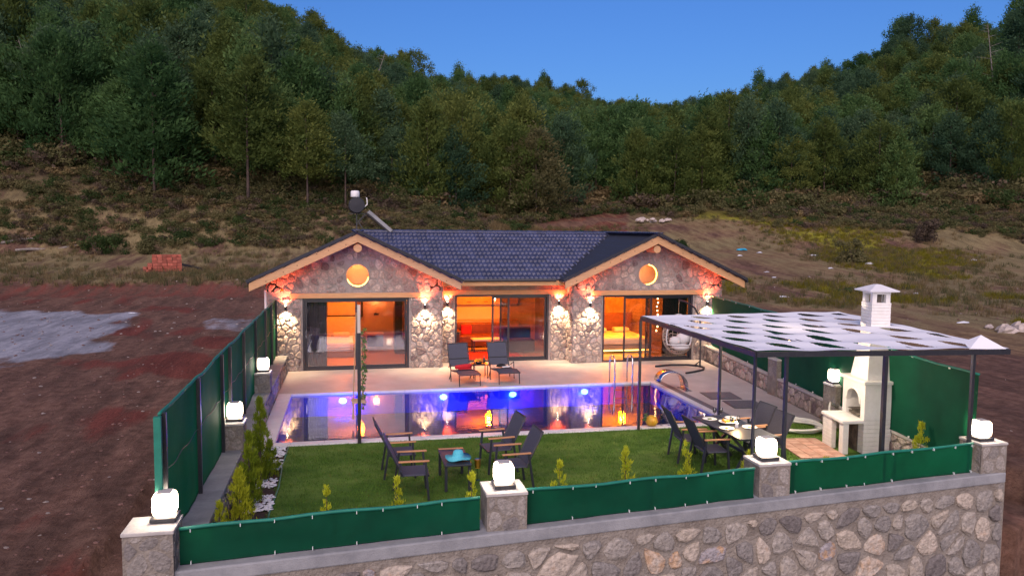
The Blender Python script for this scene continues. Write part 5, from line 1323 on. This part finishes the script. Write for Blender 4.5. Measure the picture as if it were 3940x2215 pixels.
for i, (x, y, lab) in enumerate(((2.58,-10.55,'far left'),(2.57,-11.25,'near left'),(3.05,-10.55,'far right'),(3.04,-11.25,'near right'))):
    p = thing('dinner_plate', f'white plate with food, {lab} on the dining table', 'plate', (x, y, .751), 0, 'plates on the dining table')
    mb = MB(); mb.lathe([(.001,0),(.09,.003),(.14,.018),(.135,.02),(.08,.008),(.001,.008)], (0,0,0), 22); mb.build('plate', 'white', p, local=True, smooth=True)
    mb = MB(); mb.box((0,0,.016), (.07,.05,.016), rz=i); mb.build('food', 'food' if i % 2 else 'ivy', p, local=True, bevel=.006)
    w = thing('wine_glass', f'wine glass beside the {lab} plate', 'glass', (x+(.17 if x < 2.8 else -.16), y+.14, .751), 0, 'wine glasses on the dining table')
    mb = MB(); mb.lathe([(.03,0),(.005,.006),(.004,.08),(.032,.11),(.036,.15),(.028,.19)], (0,0,0), 14); mb.build('glass_body', 'wineglass', w, local=True)
    mb = MB(); mb.lathe([(.001,.095),(.030,.115),(.034,.14),(.001,.1405)], (0,0,0), 12); mb.build('wine', 'black', w, local=True)
b = thing('fruit_platter', 'platter of orange fruit in the middle of the dining table', 'platter', (2.80, -10.85, .751))
mb = MB(); mb.lathe([(.001,0),(.12,.002),(.17,.03),(.16,.03),(.001,.008)], (0,0,0), 20); mb.build('dish', 'white', b, local=True)
R2 = random.Random(8)
for k in range(8): mb = MB(); mb.lathe([(.001,-.03),(.03,0),(.001,.03)], (R2.uniform(-.09,.09),R2.uniform(-.09,.09),.04), 8); mb.build('fruit', 'melon', b, local=True)
b = thing('candle', 'lit white candle on the dining table', 'candle', (2.80, -11.20, .751)); mb = MB(); mb.lathe([(.03,0),(.03,.09),(.001,.091)], (0,0,0), 12); mb.build('wax', 'white', b, local=True)
mb = MB(); mb.lathe([(.001,.093),(.010,.105),(.001,.13)], (0,0,0), 8); mb.build('flame', 'bulbwarm', b, local=True)
lamp('candle_light', None, None, (2.80, -11.20, .96), (1, .62, .30), 9, .03, parent=b)
p = thing('pineapple_drink', 'carved fruit with green leaves on the near pool edge', 'fruit', (2.38, -8.16, .018))
mb = MB(); mb.lathe([(.001,0),(.10,.02),(.145,.1),(.12,.19),(.05,.24),(.001,.245)], (0,0,0), 16); mb.build('fruit_body', 'melon', p, local=True, smooth=True)
mb = MB(); leafcloud(mb, [(-.13,0,.2,.10)], 16, .05, R2, flat=1); mb.t = []; mb.build('leaves', 'ivy', p, local=True)
for x in (2.62, 2.80):
    w = thing('wine_glass', 'wine glass on the pool edge, '+('left' if x < 2.7 else 'right')+' of the two by the carved fruit', 'glass', (x, -8.16, .018), 0, 'wine glasses on the pool edge')
    mb = MB(); mb.lathe([(.035,0),(.005,.006),(.004,.12),(.038,.15),(.042,.20),(.034,.25)], (0,0,0), 14); mb.build('glass_body', 'wineglass', w, local=True)
    mb = MB(); mb.lathe([(.001,.135),(.036,.155),(.001,.1755)], (0,0,0), 12); mb.build('wine', 'black', w, local=True)

# ------------------------------------------------------------------ shade roof
A_, B_, C_, D4 = Vector((2.02,-8.32,2.48)), Vector((1.98,-13.22,2.48)), Vector((6.30,-13.62,2.48)), Vector((7.05,-8.10,2.48))
pg = thing('pergola', 'black steel frame of the shade roof over the dining table', 'pergola', (4.3, -10.9, 0))
for a, b_ in ((A_, B_), (B_, C_), (C_, D4), (D4, A_)): MB().beam(a, b_, .06, .08).build('beam', 'dark', pg)
for t in (.33, .66): MB().beam(A_.lerp(D4, t), B_.lerp(C_, t), .035, .05).build('cross_beam', 'dark', pg)
for (x, y, z0, w) in ((1.99,-8.36,0,.05),(4.0,-8.2,0,.05),(2.0,-13.16,.5,.04),(2.50,-13.24,.0,.05),(4.12,-13.46,.5,.06),(5.68,-13.56,.5,.05),(6.98,-8.2,.5,.05)):
    MB().bb((x-w/2,y-w/2,z0),(x+w/2,y+w/2,2.45)).build('post', 'dark', pg)
sc_ = thing('shade_cloth', 'white woven shade cloth with rows of slits stretched over the pergola', 'shade cloth', (4.3, -10.9, 2.5))
NX, NY = 190, 210; V = []; F = []
for j in range(NY+1):
    for i in range(NX+1):
        s, t = i/NX, j/NY; p = A_.lerp(D4, s).lerp(B_.lerp(C_, s), t)
        sag = -.035*abs(math.sin(t*PI*6))**1.5*math.sin(PI*s)**.3+.02*noise.noise(Vector((s*7, t*7, 1)))
        V.append((p.x, p.y, p.z+.06+sag))
for j in range(NY):
    for i in range(NX):
        s, t = (i+.5)/NX, (j+.5)/NY; ty = t*6.2; row = math.floor(ty); sx_ = s*5.6+(.5 if row % 2 else 0); c = (sx_-math.floor(sx_)-.5)*.82; d = (ty-row-.5)*.80
        hsh = math.sin(row*12.9+math.floor(sx_)*78.2)*43758.5; hsh -= math.floor(hsh)
        m1 = (c+d*.9)/1.2; m2 = c*.75-d*.66
        if hsh > .08 and abs(m1) < .36 and abs(m2) < (.10+.05*hsh)*(1-(m1/.36)**2) and .03 < s < .985 and .02 < t < .985: continue
        a = j*(NX+1)+i; F.append((a, a+1, a+NX+2, a+NX+1))
mb = MB(); mb.add(V, F); q = mb.build('cloth', 'cloth', sc_, smooth=True)
# loose corner of cloth at the right end of the front beam
mb = MB(); mb.add([(5.6,-13.55,2.53),(6.25,-13.62,2.53),(6.05,-13.3,2.72),(5.8,-13.2,2.60)], [(0,1,2),(0,2,3)]); mb.build('loose_corner', 'cloth', sc_)
lp = thing('pendant_lamp', 'small lit bulb hanging under the shade cloth between dining table and barbecue', 'lamp', (4.25, -10.55, 2.22))
mb = MB(); mb.lathe([(.001,-.05),(.035,-.03),(.04,0),(.02,.04),(.015,.08)], (0,0,0), 12); mb.build('bulb', 'bulbwarm', lp, local=True, smooth=True)
MB().beam((0,0,.08),(0,0,.17),.012).build('cord', 'dark', lp, local=True)
lamp('lamp_light', None, None, (4.25,-10.55,2.12), (1,.80,.58), 70, .05, parent=lp)

# ------------------------------------------------------------------ barbecue
bq = thing('barbecue', 'white brick barbecue with arched firebox and tall chimney', 'barbecue', (5.72, -10.92, 0), math.radians(-8))
BW, BD = .68, .86       # local: near left corner at the origin, front face on x = 0
def bpart(nm, m, boxes, bev=.01):
    mb = MB()
    for a, b_ in boxes: mb.bb(a, b_)
    return mb.build(nm, m, bq, local=True, bevel=bev)
for k in range(8): bpart('brick_course', 'bbq', [((.0,.0,k*.085+.002),(BW,BD,k*.085+.083))], .006)
bpart('firebox_body', 'bbq', [((.34,.0,.684),(BW,BD,1.40)), ((.0,.0,.684),(.34,.15,1.40)), ((.0,BD-.15,.684),(.34,BD,1.40))], 0)
N_ = 12; ya, yb = .15, BD-.15; V = []; F = []
for k in range(N_+1):
    t = k/N_; y = ya+(yb-ya)*t; z = .98+.27*math.sqrt(max(0, 1-(2*t-1)**2)); V += [(.001,y,z),(.001,y,1.40),(.09,y,z),(.09,y,1.40)]
for k in range(N_): a = 4*k; b_ = a+4; F += [(a,a+1,b_+1,b_),(a+2,b_+2,b_+3,a+3),(a,b_,b_+2,a+2)]
mb = MB(); mb.add(V, F); mb.build('arch', 'bbq', bq, local=True)
mb = MB(); mb.tube([(-.012, ya+(yb-ya)*k/16, .98+.27*math.sqrt(max(0,1-(2*k/16-1)**2))) for k in range(17)], .016, 6); mb.build('arch_trim', 'bbq', bq, local=True)
mb = MB(); mb.poly([(.335,ya+.004,.69),(.335,yb-.004,.69),(.335,yb-.004,1.39),(.335,ya+.004,1.39)], (-.004,0,0)); mb.build('firebox_back', 'soot', bq, local=True)
mb = MB()
for k in range(10): mb.tube([(.02,ya+.03+k*.055,.80),(.32,ya+.03+k*.055,.80)], .006, 4)
mb.box((.17,(ya+yb)/2,.74),(.3,.4,.05)); mb.build('grill_grate', 'soot', bq, local=True)
bpart('hood_slab', 'bbq', [((-.05,-.05,1.401),(BW+.06,BD+.05,1.47))], .014)
def frustum(a, b_):
    V = []
    for cx, cy, wx, wy, z in (a, b_): V += [(cx-wx/2,cy-wy/2,z),(cx+wx/2,cy-wy/2,z),(cx+wx/2,cy+wy/2,z),(cx-wx/2,cy+wy/2,z)]
    mb = MB(); mb.add(V, [(3,2,1,0),(4,5,6,7)]+[(i,(i+1)%4,4+(i+1)%4,4+i) for i in range(4)]); return mb
cx, cy = .37, .40
frustum((cx,cy,.60,.66,1.471),(cx,cy,.44,.44,2.15)).build('hood', 'bbq', bq, local=True, bevel=.01)
for k in range(13): z = 2.15+k*.063; bpart('brick_course', 'bbq', [((cx-.20+.003*(k%2),cy-.20,z+.001),(cx+.20-.003*(k%2),cy+.20,z+.061))], .005)
z = 2.97; mb = MB(); mb.box((cx,cy,z+.02),(.40,.40,.04)); mb.box((cx,cy,z+.235),(.38,.38,.05))
for sx in (-1, 1):
    for sy in (-1, 1): mb.box((cx+sx*.14, cy+sy*.14, z+.125), (.09,.09,.17))
mb.build('chimney_vent', 'bbq', bq, local=True)
MB().box((cx,cy,z+.125),(.14,.14,.16)).build('vent_core', 'soot', bq, local=True)
V = []
for w, zz in ((.60, z+.262), (.62, z+.285), (.10, z+.40)): V += [(cx-w/2,cy-w/2,zz),(cx+w/2,cy-w/2,zz),(cx+w/2,cy+w/2,zz),(cx-w/2,cy+w/2,zz)]
mb = MB(); mb.add(V, [(3,2,1,0),(8,9,10,11)]+[(r_*4+i,r_*4+(i+1)%4,r_*4+4+(i+1)%4,r_*4+4+i) for r_ in (0,1) for i in range(4)]); mb.build('chimney_cap', 'white', bq, local=True)
bpart('counter_slab', 'bbq', [((-.46,-.03,.62),(-.004,BD,.69))], .015)
for k in range(8): bpart('brick_course', 'bbq', [((-.42,.46,k*.077+.001),(-.32,BD-.02,k*.077+.075))], .006)
bpart('counter_leg', 'bbq', [((-.42,.0,0),(-.30,.16,.619))], .01)
bpart('gap_shade_panel', 'soot', [((-.012,.2,0),(-.002,BD-.04,.60))], 0)  # dark sheet, no soot: paints the shade in the gap under the counter
# brick paving before the barbecue
pv = thing('brick_paving', 'small patch of reddish brick paving before the barbecue', 'paving', (5.0, -10.45, 0), -.14)
for i in range(4):
    for j in range(12):
        MB().box((-.48+.24*i, -.55+.115*j, .006+random.uniform(0,.004)), (.232,.107,.03), rz=random.uniform(-.01,.01)).build('brick', 'patiobrick', pv, local=True)
# hose
hs = thing('garden_hose', 'white hose coiled on the ground beside the barbecue', 'hose', (5.55, -8.85, 0))
pts = []
for k in range(150):
    a = 2*PI*k/26; r = .50+.035*math.sin(k*.35)+.022*(k//26); pts.append((5.55+r*1.05*math.cos(a+1.2), -8.85+r*.95*math.sin(a+1.2), .028+.014*(k//26)+.010*math.sin(k*.7)))
mb = MB(); mb.tube(pts, .026, 6); mb.build('coil', 'hose', hs, smooth=True)
mb = MB(); mb.tube([(5.95,-9.0,.05),(5.98,-9.3,.06),(6.0,-9.42,.25),(6.0,-9.40,.60),(6.06,-9.35,.68),(6.25,-9.3,.55)], .022, 6); mb.build('hose_end', 'hose', hs, smooth=True)

# ------------------------------------------------------------------ plants
def conifer(name, label, cat, loc, h, w, m, seed, n=60, per=26, leaf=.05, group=None):
    o = thing(name, label, cat, loc, seed*1.3, group); R2 = random.Random(seed); mb = MB(); C2 = []
    for i in range(n):
        t = R2.random()**1.15; z = h*(.04+.94*t); r = w*(1-t)**.75*R2.uniform(.2, 1.12)+.008; a = R2.uniform(0, 6.28)
        C2.append((r*math.cos(a), r*math.sin(a), z, w*.30*(1-.5*t)))
    for (cx, cy, cz, cr) in C2:
        for _ in range(per):
            d = Vector((R2.gauss(0,.5), R2.gauss(0,.5), R2.gauss(0,.6)))*cr; p = Vector((cx,cy,cz))+d; out = Vector((p.x,p.y,0)); out = out.normalized() if out.length > 1e-3 else Vector((1,0,0))
            up = (Vector((0,0,1))+out*R2.uniform(.0,.7)+Vector((R2.uniform(-.3,.3),R2.uniform(-.3,.3),0))).normalized(); sd = up.cross(Vector((R2.uniform(-1,1),R2.uniform(-1,1),.1))).normalized()
            l = leaf*R2.uniform(.8,1.8); wd = leaf*.22
            mb.add([p-sd*wd, p+sd*wd, p+up*l+sd*wd*.3, p+up*l*1.25, p+up*l-sd*wd*.5], [(0,1,2,3,4)])
    mb.build('foliage', m, o, local=True)
    mb = MB(); mb.tube([(0,0,-.03),(0,0,h*.85)], [.018 if h > 1 else .008,.004], 5); mb.build('stem', 'bark', o, local=True); return o
G_ = 'thuja bushes in the left bed'
conifer('thuja_bush', 'tall pointed thuja bush in the left bed, closest to the pool corner', 'bush', (-5.78,-10.55,-.01), 1.52, .20, 'thuja', 1, 120, 44, .032, G_)
conifer('thuja_bush', 'thuja bush in the left bed, second from the pool corner', 'bush', (-5.82,-11.75,-.01), 1.22, .20, 'thuja', 2, 100, 44, .032, G_)
conifer('thuja_bush', 'small dark thuja in the left bed, between the white pebble patches', 'bush', (-5.68,-10.05,-.01), .62, .17, 'thuja', 3, 60, 36, .03, G_)
conifer('thuja_bush', 'bright yellow-green thuja in the left bed nearest the front fence', 'bush', (-5.80,-13.0,-.01), 1.02, .22, 'sapling', 4, 90, 36, .032, G_)
conifer('thuja_bush', 'short yellow thuja at the front end of the left bed', 'bush', (-6.0,-13.4,-.01), .72, .12, 'sapling', 5, 40, 30, .03, G_)
SP = [(-4.60,-13.30,.82,.13,'first'),(-3.62,-13.20,.84,.15,'second'),(-2.55,-13.30,.88,.14,'third'),(-1.10,-12.85,.84,.16,'fourth'),(.10,-12.55,.90,.2,'fifth'),(1.20,-12.45,.95,.2,'sixth'),(2.18,-12.75,.78,.18,'seventh')]
for i, (x, y, h, w, q) in enumerate(SP):
    conifer('thuja_sapling', f'thin yellow-green sapling behind the front fence, {q} from the left', 'sapling', (x,y,-.01), h, w, 'sapling', 20+i, 34, 30, .028, 'saplings along the front fence')
conifer('thuja_sapling', 'yellow-green sapling in the corner right of the barbecue', 'sapling', (5.95,-12.2,-.01), .95, .20, 'sapling', 31, 44, 34, .03, 'saplings along the front fence')
conifer('thuja_sapling', 'low yellow-green sapling before the brick paving', 'sapling', (3.75,-12.6,-.01), .55, .2, 'sapling', 32, 30, 28, .028, 'saplings along the front fence')
# white pebbles in the bed
psrc = []
for i in range(3):
    R2 = random.Random(60+i); mb = MB(); mb.lathe([(.001,0),(.8,.15),(1,.5),(.6,.85),(.001,.95)], n=7); mb.v = [(a*R2.uniform(.8,1.2),b*R2.uniform(.8,1.2),c*.8) for a,b,c in mb.v]; psrc.append(source('pebble_source', mb, 'pebble'))
pts = []; s_ = []; R2 = random.Random(71)
for (cx, cy, wx, wy, n) in ((-5.74,-8.75,.22,.30,170),(-5.72,-9.60,.20,.28,150),(-5.68,-10.60,.16,.22,110),(-5.74,-11.60,.26,.34,260),(-5.95,-10.2,.1,.2,40)):
    for _ in range(n): pts.append((cx+R2.uniform(-wx,wx), cy+R2.uniform(-wy,wy), R2.uniform(-.01,.03))); s_.append(R2.uniform(.018,.036))
scatter('white_pebbles', 'patches of white pebbles in the left plant bed', 'pebbles', psrc, pts, s_)
mb = MB(); mb.tube([(-5.48,-8.4,.01),(-5.50,-9.6,.012),(-5.46,-10.8,.01),(-5.5,-12.0,.012),(-5.47,-13.2,.01)], .014, 5); tag(mb.build('edging_hose', 'greenrail'), 'thin green hose lying along the edge of the lawn and bed', 'hose')

# ------------------------------------------------------------------ things in the field
def on_ground(u, D, dz=0): x, y = unpolar(u, D); return (x, y, ground(x, y)+dz)
bp_ = thing('brick_pile', 'stack of red hollow bricks on the grassy bank left of the house', 'brick pile', on_ground(632, 56), .25); R2 = random.Random(5)
for lz in range(6):
    for i in range(7):
        for j in range(2):
            if lz > 3 and i < 1 or (lz == 5 and R2.random() < .3) or (i == 0 and lz > 2): continue
            MB().box((-1.0+.33*i+R2.uniform(-.02,.02), .24*j, .11+.21*lz), (.31,.22,.195), rz=R2.uniform(-.06,.06)).build('brick', 'brick', bp_, local=True)
for k in range(6): MB().box((-1.6+.2*R2.random()*3, -.3*R2.random(), .1+.18*(k > 3)), (.3,.2,.19), rz=R2.uniform(0,3)).build('brick', 'brick', bp_, local=True)
pp = thing('black_pipe', 'long black pipe lying on the grass behind the brick pile', 'pipe', on_ground(690, 60, .06))
a = Vector(on_ground(600, 62, .1)); b_ = Vector(on_ground(770, 57.5, .1)); MB().beam(a, b_, .16, .14).build('pipe_body', 'dark', pp)
for i, (u0_, u1_, D, lab) in enumerate(((5, 150, 66.5, 'pale log lying under the scrub at the left edge'), (60, 175, 65.5, 'grey log in front of the pale log at the left edge'), (215, 310, 66, 'thin grey log left of the round green bush'))):
    a = Vector(on_ground(u0_, D, .16)); b_ = Vector(on_ground(u1_, D+.5, .2)); lg = thing('log', lab, 'log', tuple(a), 0, 'felled logs'); mb = MB(); mb.tube([a, a.lerp(b_,.5)+Vector((0,0,.06)), b_], [.13,.12,.08], 7); mb.build('log_wood', 'deadbark', lg)
def big_bush(u, D, w, h, m, label, seed):
    o = thing('bush', label, 'bush', on_ground(u, D, -.1)); R2 = random.Random(seed); C2 = [(R2.gauss(0,w*.42), R2.gauss(0,w*.3), h*R2.uniform(.1,.85), R2.uniform(.35,.6)*min(1,h)) for _ in range(30)]
    C2 = [c for c in C2 if (c[0]/w)**2+(c[2]/h)**2 < 1.1]; mb = MB(); leafcloud(mb, C2, 70, .10, R2, flat=.8, toneb=-.1); mb.build('leaves', m, o, local=True)
    mb = MB()
    for k in range(4): mb.tube([(0,0,-.1),(R2.uniform(-.5,.5)*w*.6,R2.uniform(-.3,.3),h*.6)], [.05,.02], 4)
    mb.build('stems', 'bark', o, local=True)
big_bush(385, 64.5, 2.3, 1.9, 'scrubdk', 'round dark green bush at the foot of the left scrub slope', 1)
big_bush(565, 65, .7, 1.6, 'scrub', 'narrow pale green shrub right of the round dark bush', 2)
big_bush(2235, 71, 2.4, 1.5, 'scrubdk', 'wide green bush behind the middle of the roof ridge', 3)
big_bush(2330, 70, 2.0, 1.0, 'scrubdk', 'low green bush behind the right gable peak', 4)
big_bush(2450, 72, 1.6, 1.2, 'scrubdk', 'green bush just right of the red earth path', 5)
big_bush(2600, 70, 1.4, .9, 'scrubdk', 'small green bush standing on the field right of the gable peak', 6)
big_bush(2000, 75, 1.2, 1.4, 'scrubdk', 'dark bush beside the tall tan grass', 7)
big_bush(3280, 61, 1.5, 2.2, 'scrub', 'olive bush at the dip between the two red earth mounds', 8)
big_bush(3560, 72, 1.9, 2.6, 'dry', 'brown bush at the foot of the right slope', 9)
big_bush(3275, 47, .8, .35, 'scrubdk', 'small dark weed clump in the middle of the right field', 10)
rb = thing('rubble_heap', 'heap of pale rubble at the edge of the wood right of the path', 'rubble heap', on_ground(2520, 82)); R2 = random.Random(9)
def boulder(s, seed, sub=1):
    R3 = random.Random(seed); mb = MB(); mb.lathe([(.001,-.3),(.8,-.1),(1,.25),(.75,.6),(.35,.8),(.001,.85)], n=8); mb.v = [(a*s*R3.uniform(.75,1.2), b*s*R3.uniform(.75,1.2), c*s*R3.uniform(.7,1.1)) for a,b,c in mb.v]; return mb
for k in range(16):
    mb = boulder(R2.uniform(.2,.5), k); x, y, z = R2.uniform(-2.2,2.2), R2.uniform(-.5,.5), R2.uniform(0,.3); mb.v = [(a+x,b_+y,c+z) for a,b_,c in mb.v]; mb.build('rock', 'rock', rb, local=True)
for i, (u, D, s, lab) in enumerate(((3885, 33, .45, 'large pale boulder at the right edge of the field'), (3940, 33.5, .5, 'pale boulder cut by the right edge of the picture'), (3820, 34, .2, 'small pale rock left of the large boulder'))):
    mb = boulder(s, 40+i, 2); o = mb.build('boulder', 'rock', None); o.location = on_ground(u, D, 0); tag(o, lab, 'rock', 'pale boulders')
LT = [(2858,964,1,.5,'blue'),(2847,984,.5,.25,'w'),(2923,973,.5,.25,'w'),(3345,1016,.8,.45,'w'),(3131,984,.8,.3,'w'),(3018,1143,1.1,.35,'w'),(3702,1242,1.15,.45,'w'),(2950,1048,.5,.25,'w'),(3112,1158,.45,.25,'w'),(3195,1034,.55,.3,'w'),(3745,1003,.6,.4,'w'),(3295,1105,.7,.25,'w'),(3525,1130,.5,.25,'w'),(510,1205,.8,.15,'w'),(2979,1068,.5,.2,'w')]
import mathutils
def hit(u, v):
    d = (fw*2926.13 + rr*(u-1970) - uu*(v-1107.5)).normalized(); p = Vector(CAM); s = 8.0
    while s < 300:
        q = p+d*s
        if q.z < ground(q.x, q.y): return q
        s += .15
    return None
for i, (u, v, w, h_, c) in enumerate(LT):
    q = hit(u, v)
    if q is None: continue
    sc2 = (q-Vector(CAM)).length/2926*22; R3 = random.Random(i+3); mb = MB(); mb.lathe([(.001,0),(1,.05),(.8,.3),(.35,.5),(.001,.45)], n=7); mb.v = [(a*w*sc2*R3.uniform(.6,1.3), b_*w*sc2*.7*R3.uniform(.6,1.3), c_*h_*sc2*R3.uniform(.5,1.5)) for a,b_,c_ in mb.v]
    o = mb.build('plastic_litter', 'litterblue' if c == 'blue' else 'litter'); o.location = (q.x,q.y,ground(q.x,q.y)); 
    if c == 'blue': tag(o, 'crumpled bright blue plastic lying right of the right gable', 'litter')
    elif i == 6: tag(o, 'largest piece of white plastic, right of the barbecue chimney', 'litter', 'white litter on the field')
    elif i == 13: tag(o, 'flat white scrap on the dirt left of the house', 'litter', 'white litter on the field')
    elif i == 5: tag(o, 'long white scrap on the field left of the barbecue chimney', 'litter', 'white litter on the field')
    else: tag(o, 'small crumpled white plastic scrap on the right-hand field', 'litter', 'white litter on the field')
